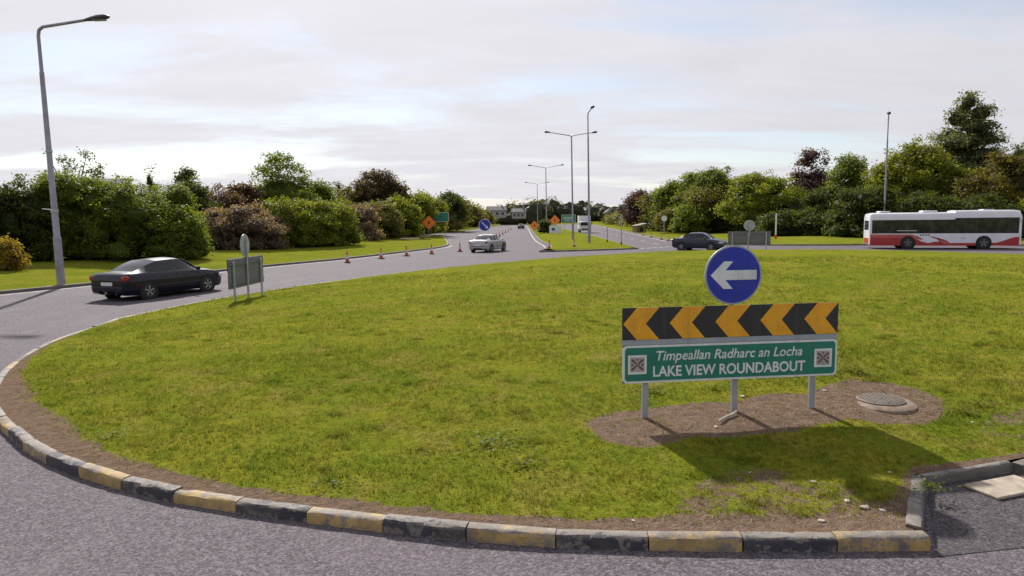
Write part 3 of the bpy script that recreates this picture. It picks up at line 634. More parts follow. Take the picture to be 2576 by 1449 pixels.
    for sy in (-1, 1):
        tl = MB().box((-2.235 * kx, sy * .70 * ky, .82 * kz), (.22, .30 * ky, .17), rz=sy * R(22), b=.03).build('tail_lamp', M['tail'], t, True)
        MB().box((2.13 * kx, sy * .655 * ky, .64 * kz), (.30, .30, .13), rz=sy * R(-26), b=.03).build('headlamp', M['head'], t, True)
        b = MB().box((.82 * kx, sy * .98 * ky, 1.0 * kz), (.10, .20, .13), b=.03); b.build('door_mirror', paint, t, True)
        MB().tube([(.36 * kx, sy * .605 * ky, 1.39 * kz), (.72 * kx, sy * .582 * ky, 1.215 * kz), (1.12 * kx, sy * .575 * ky, .985 * kz)], .03, 8).build('pillar', paint, t, True)
        for xd in (-.12, .92): MB().box((xd * kx, sy * .888 * ky, .60 * kz), (.012, .008, .62 * kz)).build('door_gap', M['trim'], t)
        for xd in (-.72, .12): MB().box((xd * kx, sy * .885 * ky, .80 * kz), (.17, .035, .028), b=.01).build('door_handle', paint, t)
        MB().box((0.0, sy * .893 * ky, .50 * kz), (2.1 * kx, .014, .04)).build('side_moulding', M['trim'], t)
        MB().box((-.3 * kx, sy * .80 * ky, .965 * kz), (2.3 * kx, .012, .016)).build('window_trim', M['chrome'], t)
    MB().box((-2.335 * kx, 0, .50 * kz), (.06, 1.42 * ky, .06), b=.015).build('bumper_strip', M['trim'], t)
    MB().box((-2.35 * kx, 0, .62 * kz if not hatch else .6 * kz), (.035, .54, .12), b=.005).build('number_plate', M['plate'], t); MB().box((2.365 * kx, 0, .40 * kz), (.03, .52, .11), b=.005).build('number_plate', M['plate'], t)
    MB().box((2.335 * kx, 0, .545 * kz), (.06, .78 * ky, .10), b=.02).build('grille', M['trim'], t)
    MB().box((-2.30 * kx, 0, .90 * kz), (.04, .30, .03), b=.008).build('boot_handle', M['chrome'], t)
    MB().box((-2.28 * kx, -.42 * ky, .27 * kz), (.16, .07, .06)).build('exhaust', M['trim'], t)
    return t
saloon('dark navy saloon car driving on the roundabout at the left', (0.005, 0.004, 0.014), (-13.25, 25.75, 0), math.atan2(2.62, 1.0), 4.6, 1.80, 1.42)
saloon('silver saloon car leaving the roundabout towards the far road', (0.42, 0.41, 0.43), (-1.95, 58.2, 0), R(68), 4.5, 1.75, 1.48, metal=.4)
saloon('dark blue hatchback car entering the roundabout right of the splitter', (0.028, 0.034, 0.055), (15.6, 56.6, 0), R(-36), 4.3, 1.75, 1.48, metal=.2)
saloon('tiny dark car far away on the left carriageway', (0.03, 0.018, 0.022), (2.7, 190, 0), R(88), 4.3, 1.75, 1.5)

def bus(loc, heading):
    t = thing('bus', 'red and white single-deck city bus at the right edge', 'bus', loc, heading); L, hw, H = 11.2, 1.25, 2.9
    wh = plain('bus_white', (0.68, 0.68, 0.73), .35, var=.06, vs_=1.5, coat=.4); rd = plain('bus_red', (0.34, 0.008, 0.016), .35, var=.1, vs_=1.5, coat=.4); pk = plain('bus_faded_red', (0.42, 0.09, 0.075), .4, var=.1)
    def sect(x, w, z0, z1, r):
        p = [(-w, z0), (-w, z0 + .5), (-w, 1.2), (-w * .985, 2.1), (-w * .965, z1 - r)]
        for k in range(1, 5): a = R(90 * k / 4); p.append((-w * .965 + r * (1 - math.cos(a)), z1 - r + r * math.sin(a)))
        p.append((0, z1 + .03)); p += [(-a, c) for a, c in p[-2::-1]]
        return [(x, a, c) for a, c in p]
    b = MB(); S_ = [sect(-5.6, 1.14, .38, 2.60, .2), sect(-5.54, 1.22, .32, 2.74, .22), sect(-5.3, 1.25, .30, 2.80, .22), sect(.80, 1.25, .28, 2.80, .2), sect(.86, 1.25, .28, 2.93, .2), sect(5.1, 1.25, .28, 2.93, .2), sect(5.45, 1.22, .30, 2.88, .22), sect(5.62, 1.12, .34, 2.60, .25)]
    m_ = len(S_[0])
    for s_ in S_: b.v += s_
    for i in range(len(S_) - 1):
        for j in range(m_): b.f.append((i * m_ + j, (i + 1) * m_ + j, (i + 1) * m_ + (j + 1) % m_, i * m_ + (j + 1) % m_))
    b.f.append(tuple(range(m_))); b.f.append(tuple((len(S_) - 1) * m_ + j for j in range(m_)))
    body = b.build('body', wh, t, True)
    for sy in (-1, 1):
        sf = lambda a, z, y: (a, sy * y, z)
        wv = [(-5.52, .26), (-5.52, .90), (-3.4, .90), (-2.5, .90), (-2.0, .80), (-1.6, .58), (-1.1, .46), (-.6, .56), (-.25, .58), (.2, .48), (.9, .47), (2.2, .47), (3.2, .47), (3.9, .50), (4.4, .66), (4.9, .86), (5.3, .93), (5.44, .93), (5.44, .28), (0, .26)]
        MB().prism(wv, 1.252, 1.257, sf).build('red_skirt', rd, body)
        MB().prism([(-5.52, .905), (-5.52, 1.14), (-2.4, 1.13), (-1.9, 1.0), (-1.45, .74), (-1.75, .72), (-2.05, .83), (-2.5, .905)], 1.252, 1.256, sf).build('pink_band', pk, body)
        for k in range(4):
            x0 = -.95 + .2 * k; arc = [(x0 + .95 * u, .98 - .06 * k - (.55 - .05 * k) * u ** 2.2) for u in np.linspace(0, 1, 8)]
            MB().prism(arc + [(a - .07 - .02 * k, c - .05) for a, c in arc[::-1]], 1.2575, 1.2585, sf).build('stripe', (rd if k < 1 else pk), body)
        xs = [(-5.38, -3.55, 2.24), (-3.50, -2.0, 2.24), (-1.95, -.62, 2.24), (-.57, .78, 2.24), (.84, 2.25, 2.36), (2.30, 3.75, 2.36), (3.80, 4.40, 2.36), (4.45, 5.36, 2.36)]
        MB().prism([(-5.40, 1.205), (5.38, 1.205), (5.38, 2.38), (.86, 2.38), (.78, 2.26), (-5.40, 2.26)], 1.215, 1.2535, sf).build('window_band', M['arch'], t)
        for x0, x1, zt in xs: MB().prism(rrect(x0, x1, 1.22, zt, .05, 3), 1.222, 1.258, sf).build('side_window', M['bus_glass'], t)
        MB().box((-2.75, sy * 1.2595, 1.42), (1.5, .004, .045)).build('window_bar', M['s_white'], t)
        for x_ in (-1.9, -1.72, -1.5, -1.32): MB().box((x_ + .25, sy * 1.2575, 1.08), (.13, .004, .09)).build('lettering_mark', M['s_black'], body)
        MB().box((1.45, sy * 1.2575, .84), (.26, .004, .06)).build('lettering_mark', M['s_grey'], body)
        for x_ in (-2.62, 2.95):
            MB().prism([(x_ + .58 * math.cos(a), .46 + .56 * math.sin(a)) for a in np.linspace(0, 2 * math.pi, 30, endpoint=False) ], 1.1, 1.2592, sf).build('wheel_arch', M['arch'], t)
            wheel(t, x_, sy * 1.15, .47, .28, sy, 'pole')
    MB().box((5.50, 0, 1.75), (.16, 2.15, 1.5), b=.06).build('windscreen', M['glass'], t, True); MB().box((5.46, 0, 2.68), (.16, 1.7, .26), b=.03).build('destination_panel', M['s_black'], t)
    MB().box((5.52, 0, .62), (.16, 2.2, .5), b=.06).build('front_bumper', rd, t, True); MB().box((-5.52, 0, .62), (.18, 2.2, .55), b=.06).build('rear_bumper', rd, t, True)
    MB().box((-5.57, 0, 1.85), (.06, 1.9, .8), b=.03).build('rear_window', M['glass'], t)
    for x_, l_, h_ in ((-4.35, .9, .13), (-.9, 1.15, .14), (3.4, .8, .06)): MB().box((x_, 0, (2.83 if x_ < .8 else 2.96) + h_ / 2), (l_, 1.2, h_), b=.06).build('roof_pod', wh, t, True)
    for sy in (-1, 1): MB().box((5.62, sy * 1.32, 2.2), (.14, .12, .3), b=.03).build('mirror', M['trim'], t, True); MB().box((5.6, sy * .85, .75), (.06, .3, .16), b=.02).build('headlamp', M['head'], t)
    return t
bs = bus((34.6, 55.4, 0), math.atan2(-3.3, 10.6)); bs.scale = (.945, 1, 1.03)
# white lorry coming down the right carriageway
t = thing('lorry', 'white box lorry approaching on the right carriageway behind the street lamps', 'lorry', (13.9, 130, 0), R(-92))
wl = plain('lorry_white', (0.62, 0.61, 0.66), .4, var=.05)
MB().box((-1.6, 0, 2.0), (4.2, 2.2, 2.5), b=.04).build('box_body', wl, t); MB().box((1.5, 0, 1.35), (1.7, 2.05, 1.7), b=.16).build('cab', wl, t, True); MB().box((2.33, 0, 1.72), (.1, 1.8, .62), b=.03).build('windscreen', M['glass'], t); MB().box((2.35, 0, .72), (.08, 1.5, .25), b=.02).build('grille', M['trim'], t); MB().box((-.5, 0, .62), (5.2, .9, .2)).build('chassis', M['trim'], t)
for x_ in (1.5, -2.4):
    for sy in (-1, 1): wheel(t, x_, sy * .92, .4, .25, sy)
for sy in (-1, 1): MB().box((2.34, sy * .8, .8), (.06, .26, .2), b=.02).build('headlamp', M['head'], t); MB().box((2.1, sy * 1.18, 1.75), (.12, .2, .4), b=.03).build('mirror', M['trim'], t)

# ------------------------------------------------------------------ cones, roadwork signs, posts
def cone(label, x, y, z=0.0, s=1.0):
    t = thing('traffic_cone', label, 'traffic cone', (x, y, z), random.uniform(0, 1.5), 'traffic cones'); t.scale = (s, s, s)
    MB().box((0, 0, .03), (.42, .42, .06), b=.02).build('base', M['cone_b'], t)
    rr = lambda q: .15 - .118 * q / .75
    MB().lathe([(rr(.05), .05), (rr(.26), .26)], n=14).build('lower_body', M['cone_o'], t, True); MB().lathe([(rr(.26) + .003, .26), (rr(.52) + .003, .52)], n=14).build('sleeve', M['cone_w'], t, True); MB().lathe([(rr(.52), .52), (rr(.78), .78), (.02, .80)], n=14).build('tip', M['cone_o'], t, True)
    return t
for k, (x, y) in enumerate([(-10.7, 44.4), (-9.3, 48.6), (-8.0, 52.0), (-6.4, 54.6), (-4.4, 58.1)]):
    cone(['first traffic cone of the left row, nearest the saloon', 'second traffic cone of the left row along the verge', 'third traffic cone of the left row along the verge', 'fourth traffic cone of the left row along the verge', 'last cone of the left row just beside the silver car'][k], x, y, 0, 1.0)
ORD = ['nearest', 'second', 'third', 'fourth', 'fifth', 'sixth', 'farthest']
for k, (x, y) in enumerate([(-2.3, 86), (-2.1, 97), (-1.9, 110), (-1.6, 124), (-1.2, 140), (-.7, 158), (-.1, 178)]): cone(ORD[k] + ' cone of the receding line that closes the lane behind the silver car', x, y, 0, 1.0)
cone('left cone of the two standing at the front kerb of the splitter', 3.2, 58.0, .14); cone('right cone of the two standing at the front kerb of the splitter', 5.5, 60.0, .16)
for k, (x, y) in enumerate([(18.0, 78.5), (18.6, 85), (19.2, 94), (20.4, 106), (21.9, 122)]): cone(['nearest', 'second', 'middle', 'fourth', 'farthest'][k] + ' small cone along the right-hand kerb of the incoming carriageway', x, y, 0, .9)
def works_sign(label, x, y, z, zc, r=.62, rz=0.0, sym=True):
    t = thing('roadworks_sign', label, 'road sign', (x, y, z), rz, 'orange roadworks signs')
    pl = MB().prism([(0, zc - z - r), (r, zc - z), (0, zc - z + r), (-r, zc - z)], -.02, .0, lambda a, c, yy: (a, yy, c)).build('diamond_plate', M['s_orange'], t)
    e = r - .05; i_ = r - .085; zz_ = zc - z
    for k in range(4):
        cs = [(0, -1), (1, 0), (0, 1), (-1, 0)]; p, q = cs[k], cs[(k + 1) % 4]
        MB().prism([(p[0] * e, zz_ + p[1] * e), (q[0] * e, zz_ + q[1] * e), (q[0] * i_, zz_ + q[1] * i_), (p[0] * i_, zz_ + p[1] * i_)], -.026, -.022, lambda a, c, yy: (a, yy, c)).build('border', M['s_black'], pl)
    if sym: MB().prism([(-.12, zz_ - .22), (.04, zz_ - .22), (.14, zz_ + .02), (.08, zz_ + .26), (-.06, zz_ + .24), (-.1, zz_)], -.026, -.022, lambda a, c, yy: (a, yy, c)).build('symbol', M['s_black'], pl)
    for sx in (-1, 1): MB().tube([(sx * .12, .03, zz_), (sx * .4, .25, -.05)], .025, 6).build('stand_leg', M['galv'], t)
    MB().tube([(0, .02, zz_ + .2), (0, .02, -.05)], .03, 8).build('post', M['galv'], t)
    return t
works_sign('orange diamond roadworks sign on the left verge before the hedge', -11.9, 99, .45, 2.35, 1.05)
works_sign('left orange diamond roadworks sign at the splitter beside the dark shrub', 3.95, 117, .2, 1.62, .85, R(8)); works_sign('right orange diamond roadworks sign at the splitter next to the green board', 7.5, 118, .25, 2.45, .95, R(-6))
def board(name, label, x, y, z, w, z0, z1, face, posts=2, rz=0.0, border=True, detail=None):
    t = thing(name, label, 'road sign', (x, y, z), rz)
    for k in range(posts): px_ = (k - (posts - 1) / 2) * w * .6; MB().tube([(px_, .06, -.2), (px_, .06, z1 - z - .1)], .045, 8).build('post', M['galv'], t)
    pl = MB().prism(rrect(-w / 2, w / 2, z0 - z, z1 - z, .06, 3), -.01, .015, lambda a, c, yy: (a, yy, c)).build('board', M['s_white'] if border else M[face], t)
    if border: MB().prism(rrect(-w / 2 + .06, w / 2 - .06, z0 - z + .06, z1 - z - .06, .05, 3), -.018, -.012, lambda a, c, yy: (a, yy, c)).build('board_face', M[face], pl)
    if detail: detail(pl, z)
    return t
def bars(pl, z):
    for zc_, w_ in ((3.0, 1.6), (2.7, 1.9), (2.35, 1.2)): MB().box((-.2, -.022, zc_ - z), (w_, .006, .12)).build('lettering', M['s_white'], pl)
board('direction_sign', 'green direction board on the splitter behind the street lamps', 10.7, 128, .25, 2.7, 1.95, 3.45, 's_green', detail=bars)
board('direction_sign', 'green direction board half hidden behind the orange diamond on the left verge', -10.9, 105, .4, 2.6, 2.45, 3.9, 's_green')
board('notice_board', 'small white notice board below the right orange diamond', 7.15, 111, .25, 2.0, .42, 1.65, 's_white', border=False, detail=lambda pl, z: MB().box((-.35, -.016, 1.05 - z), (.5, .006, .42)).build('symbol', M['s_blue'], pl))
t = thing('keep_left_sign', 'round blue keep-left sign on a white frame behind the silver car', 'road sign', (-4.2, 108, 0), 0)
b = MB(); [b.tube([(sx * .55, .0, 0), (sx * .55, .0, 1.2)], .03, 6) for sx in (-1, 1)]; b.tube([(-.55, 0, 1.2), (.55, 0, 1.2)], .03, 6); b.build('frame', M['s_white'], t)
pd = MB().prism([(.95 * math.cos(a), 1.85 + .95 * math.sin(a)) for a in np.linspace(0, 2 * math.pi, 32, endpoint=False)], -.03, -.0, lambda a, c, yy: (a, yy, c)).build('disc', M['s_white'], t)
MB().prism([(.88 * math.cos(a), 1.85 + .88 * math.sin(a)) for a in np.linspace(0, 2 * math.pi, 32, endpoint=False)], -.036, -.032, lambda a, c, yy: (a, yy, c)).build('blue_face', M['s_blue'], pd)
ar = [(-.55, -.55), (-.05, -.45), (-.19, -.31), (.50, .38), (.38, .50), (-.31, -.19), (-.45, -.05)]
MB().prism([(-a, 1.85 + c) for a, c in ar], -.042, -.038, lambda a, c, yy: (a, yy, c)).build('arrow', M['s_white'], pd)
for x, y, h, lb in ((10.15, 72.5, 1.7, 'short grey marker post at the right edge of the splitter lawn'), (10.6, 66, 3.0, 'tall thin grey marker post near the right tip of the splitter')):
    t = thing('marker_post', lb, 'post', (x, y, .12)); MB().tube([(0, 0, -.2), (0, 0, h)], .055, 8).build('shaft', M['galv'], t); MB().tube([(0, 0, 0), (0, 0, .3)], .075, 8).build('foot', M['trim'], t)
t = thing('post', 'tall white post with an orange foot before the dark trees left of the bus', 'post', (28.2, 73, .3)); MB().tube([(0, 0, -.2), (0, 0, .5)], .13, 10).build('foot', M['cone_o'], t); MB().tube([(0, 0, .5), (0, 0, 2.75)], .085, 10).build('shaft', M['s_white'], t)
t = thing('round_sign', 'small round white sign before the trees above the blue hatchback', 'road sign', (22.3, 100, .3)); MB().tube([(0, .05, -.2), (0, .05, 2.5)], .05, 8).build('post', M['galv'], t); disc(MB(), .42, -.01, .02, 2.3 + .265).build('disc', M['s_white'], t)
t = thing('roadside_shelter', 'small low yellowish hut with a pale sloping roof beside the right carriageway', 'hut', (22.6, 121, .25), R(20)); MB().box((0, 0, .5), (1.9, 1.4, 1.1)).build('wall', plain('hut_ochre', (0.22, 0.16, 0.06), .8, var=.3), t); MB().prism([(-1.1, 1.05), (1.1, 1.45), (1.1, 1.55), (-1.1, 1.15)], -.85, .85, lambda a, c, yy: (a, yy, c)).build('roof', M['wall_pale'], t); MB().box((0, -.71, .45), (.7, .03, .8)).build('door', M['trim'], t)
for x, y, w_, lb in ((-12.2, 82, 2.2, 'larger pale concrete cover lying in the left verge'), (-11.8, 93, 1.5, 'smaller pale concrete cover in the verge below the orange diamond')): c_ = MB().box((0, 0, .03), (w_, .9, .12), b=.02).build('cover', M['concrete'], None); c_.name = 'concrete_cover'; c_.location = (x, y, .50); tag(c_, lb, 'cover')

# manhole on the bare soil beside the sign
mz = szz(4.78, 8.68); t = thing('manhole', 'raised round manhole cover on concrete in the bare soil right of the sign', 'manhole', (4.80, 8.72, mz - .035), .3); t.scale = (.84, .84, .9)
MB().lathe([(.56, -.15), (.50, .02), (.44, .05), (.36, .055)], n=28).build('concrete_collar', M['collar'], t, True); mc = MB().lathe([(.345, .03), (.345, .072), (.33, .080)], n=28).build('iron_cover', M['iron'], t, True)
for k in range(-4, 5):
    hw_ = math.sqrt(max(.0, .315 ** 2 - (k * .068) ** 2))
    MB().box((k * .068, 0, .084), (.028, 2 * hw_, .012)).build('raised_bar', M['iron'], mc)
# ------------------------------------------------------------------ houses far off
def house(label, x, y, w, d, h, rh, rz, z=0.0):
    t = thing('house', label, 'house', (x, y, z), rz); MB().box((0, 0, h / 2), (w, d, h)).build('wall', M['wall_pale'], t)
    MB().prism([(-d / 2 - .4, h), (d / 2 + .4, h), (0, h + rh)], -w / 2 - .3, w / 2 + .3, lambda a, c, yy: (yy, a, c)).build('roof', M['roof'], t)
    for k in range(3): MB().box(((k - 1) * w * .3, -d / 2 - .02, h * .55), (w * .12, .08, h * .34)).build('window', M['dark_glass'], t)
    if y > 100: MB().box((w * .3, 0, h + rh), (.7, .7, 1.2)).build('chimney', M['wall_pale'], t)
    return t
house('pale house with slate roof among far trees above the silver car', -6.5, 300, 8, 6, 3.2, 1.8, .15, 3.5); house('second pale house farther right among the far trees', 3.5, 310, 6, 5, 3.0, 1.6, -.1, 3.0)
house('low house whose grey roof shows above the left hedge', -43.5, 72, 6, 5, 5.8, 1.6, .3)

# ------------------------------------------------------------------ trees and shrubs
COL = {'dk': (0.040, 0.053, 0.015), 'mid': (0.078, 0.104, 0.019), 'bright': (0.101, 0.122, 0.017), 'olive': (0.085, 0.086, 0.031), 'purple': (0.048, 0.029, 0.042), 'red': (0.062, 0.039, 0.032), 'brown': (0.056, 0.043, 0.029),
       'pink': (0.120, 0.093, 0.089), 'pale': (0.158, 0.149, 0.091), 'yellow': (0.147, 0.112, 0.024), 'yellowgreen': (0.099, 0.116, 0.015), 'grey': (0.073, 0.081, 0.048), 'autumn': (0.066, 0.060, 0.017), 'far': (0.061, 0.066, 0.042)}
def leaves(lobes, ls, cover, r, solid=.30):
    """lobes: list of (centre, radii); returns verts, quads, rnd: leaf cards gathered in clumps over the lobes"""
    area = [4 * math.pi * ((a * b) ** 1.6 / 3 + (a * c) ** 1.6 / 3 + (b * c) ** 1.6 / 3) ** (1 / 1.6) for _, (a, b, c) in lobes]; tot = sum(area)
    nl = int(min(15000, max(700, tot * cover / ls ** 2 * .55))); per = 26; nc = max(20, nl // per); pr_ = np.array(area) / tot
    li = r.choice(len(lobes), nc, p=pr_); d = r.normal(size=(nc, 3)); d /= np.linalg.norm(d, axis=1)[:, None]; d[:, 2] = np.where(d[:, 2] < -.55, -d[:, 2], d[:, 2])
    rr_ = np.clip(1.04 - np.abs(r.normal(0, .20, nc)), .3, 1.1); cc_ = np.array([lobes[i][0] for i in li]); ra = np.array([lobes[i][1] for i in li]); cp = cc_ + d * ra * rr_[:, None]
    tone = r.random(nc)
    idx = np.repeat(np.arange(nc), per); p = cp[idx] + r.normal(0, 1, (len(idx), 3)) * (ls * np.array([1.35, 1.35, .9]))
    out_ = d[idx]; nrm_ = out_ * .9 + r.normal(0, .62, (len(idx), 3)) + np.array([0, 0, .35]); nrm_ /= np.linalg.norm(nrm_, axis=1)[:, None]
    u = np.cross(nrm_, r.normal(size=(len(idx), 3))); u /= np.maximum(1e-6, np.linalg.norm(u, axis=1))[:, None]; w = np.cross(nrm_, u); s = ls * r.uniform(.55, 1.25, len(idx))[:, None]
    q = np.stack([p - u * s * .62, p + w * s * .36, p + u * s * .62, p - w * s * .36], 1).reshape(-1, 3); f = np.arange(len(q)).reshape(-1, 4); rn = np.repeat(np.clip(tone[idx] * .7 + r.random(len(idx)) * .3, 0, 1), 4)
    return q, f, rn
def core(lobes, k, r):
    v, f = [], []; nu, nv = 10, 7
    for c, ra in lobes:
        o_ = len(v)
        for i in range(nv + 1):
            for j in range(nu):
                th, ph = math.pi * i / nv, 2 * math.pi * j / nu; q = k * r.uniform(.82, 1.1); v.append((c[0] + ra[0] * q * math.sin(th) * math.cos(ph), c[1] + ra[1] * q * math.sin(th) * math.sin(ph), c[2] + ra[2] * q * math.cos(th)))
        for i in range(nv):
            for j in range(nu): f.append((o_ + i * nu + j, o_ + i * nu + (j + 1) % nu, o_ + (i + 1) * nu + (j + 1) % nu, o_ + (i + 1) * nu + j))
    return np.array(v), np.array(f)
def plant(x, y, ztop, w, kind, col, label, seed, ground=.35):
    r = np.random.default_rng(seed); H = ztop - ground; d = math.hypot(x, y); ls = max(.13, .0027 * d); lob = []; a = w / 2; U = r.uniform
    nm, cat = ('shrub', 'shrub') if kind == 'bush' else ('conifer', 'tree') if kind in ('conifer',) else ('tree', 'tree')
    solid = True
    if kind == 'bush':
        lob.append(((0, 0, H * .46), (a * .82, a * .82, H * .46)))
        for k in range(9):
            t = 2 * math.pi * k / 9 + U(-.3, .3); hh = U(.22, .86); q = a * (.70 if hh < .6 else .45); lob.append(((q * math.cos(t), q * math.sin(t), H * hh), (a * U(.3, .46), a * U(.3, .46), H * U(.13, .24))))
        for k in range(16):
            t = 2.4 * k; e = R(U(5, 80)); lob.append(((a * .84 * math.cos(e) * math.cos(t), a * .84 * math.cos(e) * math.sin(t), H * (.30 + .62 * math.sin(e))), (a * U(.15, .24), a * U(.15, .24), H * U(.06, .10))))
        for k in range(16):
            t = 2.4 * k + .7; e = R(U(25, 88)); q = U(.92, 1.14); lob.append(((a * q * .95 * math.cos(e) * math.cos(t), a * q * .95 * math.cos(e) * math.sin(t), H * (.30 + .68 * q * math.sin(e))), (a * U(.05, .12), a * U(.05, .12), H * U(.03, .06))))
        for k in range(7):
            t = 2 * math.pi * k / 7 + U(-.3, .3); lob.append(((a * .72 * math.cos(t), a * .72 * math.sin(t), H * .13), (a * .34, a * .34, H * .15)))
    elif kind == 'round':
        zc = H * .50; lob.append(((0, 0, zc), (a * .76, a * .76, H * .44)))
        for k in range(13):
            t = 2.4 * k + U(-.3, .3); e = R(U(-70, 85)); lob.append(((a * .66 * math.cos(e) * math.cos(t), a * .66 * math.cos(e) * math.sin(t), zc + H * .30 * math.sin(e)), (a * U(.26, .40), a * U(.26, .40), H * U(.09, .17))))
        for k in range(14):
            t = 2.4 * k + 1; e = R(U(-60, 80)); lob.append(((a * .86 * math.cos(e) * math.cos(t), a * .86 * math.cos(e) * math.sin(t), zc + H * .40 * math.sin(e)), (a * U(.13, .22), a * U(.13, .22), H * U(.05, .09))))
        for k in range(12):
            t = 2.4 * k + .5; e = R(U(0, 88)); q = U(.95, 1.06); lob.append(((a * q * math.cos(e) * math.cos(t), a * q * math.cos(e) * math.sin(t), zc + H * .47 * q * math.sin(e)), (a * U(.05, .10), a * U(.05, .10), H * U(.03, .05))))
    elif kind == 'loose':
        zc = H * .5; lob.append(((0, 0, zc * .85), (a * .76, a * .76, H * .37)))
        for k in range(26):
            t = 2.4 * k + U(-.4, .4); hh = U(.25, .97); q = a * (1.05 - .80 * max(0, hh - .5) / .5) * U(.35, .8); lob.append(((q * math.cos(t), q * math.sin(t), H * hh), (a * U(.18, .34), a * U(.18, .34), H * U(.06, .12))))
    elif kind == 'conifer':
        for k in range(9): hh = k / 8; q = a * (1.0 - hh) ** .8 + .12; lob.append(((U(-.1, .1), U(-.1, .1), H * (.12 + .82 * hh)), (q, q, H * .085)))
    elif kind == 'tall':
        for k in range(22):
            hh = .22 + .76 * k / 21; q = a * (.95 if hh < .55 else .95 * (1 - ((hh - .55) / .45) ** 1.5) + .1); t = 2.4 * k; lob.append(((q * .45 * math.cos(t), q * .45 * math.sin(t), H * hh), (q * U(.45, .65), q * U(.45, .65), H * U(.045, .075))))
    elif kind == 'bare':
        for k in range(12): t = 2.4 * k; hh = U(.66, .98); q = a * U(.25, .95); lob.append(((q * math.cos(t), q * math.sin(t), H * hh), (a * U(.14, .28), a * U(.14, .28), H * .035)))
        solid = False
    q, f, rn = leaves(lob, ls, 3.6 if kind != 'bare' else 1.3, r)
    q[:, 2] = np.maximum(q[:, 2], .03)
    if solid:
        big = [l for l in lob if l[1][0] > a * .2]; v2, f2 = core(big if kind != 'loose' else lob[:1], .70 if kind not in ('loose',) else .8, r); v2[:, 2] = np.maximum(v2[:, 2], .02); f = np.concatenate([f, f2 + len(q)]); q = np.concatenate([q, v2]); rn = np.concatenate([rn, np.zeros(len(v2))])
    t = thing(nm, label, cat, (x, y, ground), U(0, 6), 'trees and shrubs round the junction')
    cr = raw('foliage' if kind == 'bush' else 'crown', q, f, M['leaf'], {'rnd': rn}); cr.parent = t; cr.color = (*COL[col], 1)
    b = MB(); rt = .05 + .012 * H if kind != 'bush' else .05; top = H * (.55 if kind != 'bush' else .5)
    b.tube([(0, 0, -.3), (U(-.1, .1), U(-.1, .1), top * .5), (U(-.2, .2), U(-.2, .2), top)], [rt * 1.5, rt, rt * .55], 8)
    for k in range(5 if kind != 'bare' else 9):
        l = lob[min(len(lob) - 1, 1 + k)] if kind != 'bare' else lob[k]; z0_ = top * U(.45, .95); b.tube([(0, 0, z0_), (l[0][0] * .5, l[0][1] * .5, (z0_ + l[0][2]) / 2 + .1), l[0]], [rt * .5, rt * .35, rt * .15], 6)
    b.build('stem' if kind == 'bush' else 'trunk', M['bark'], t, True); return t
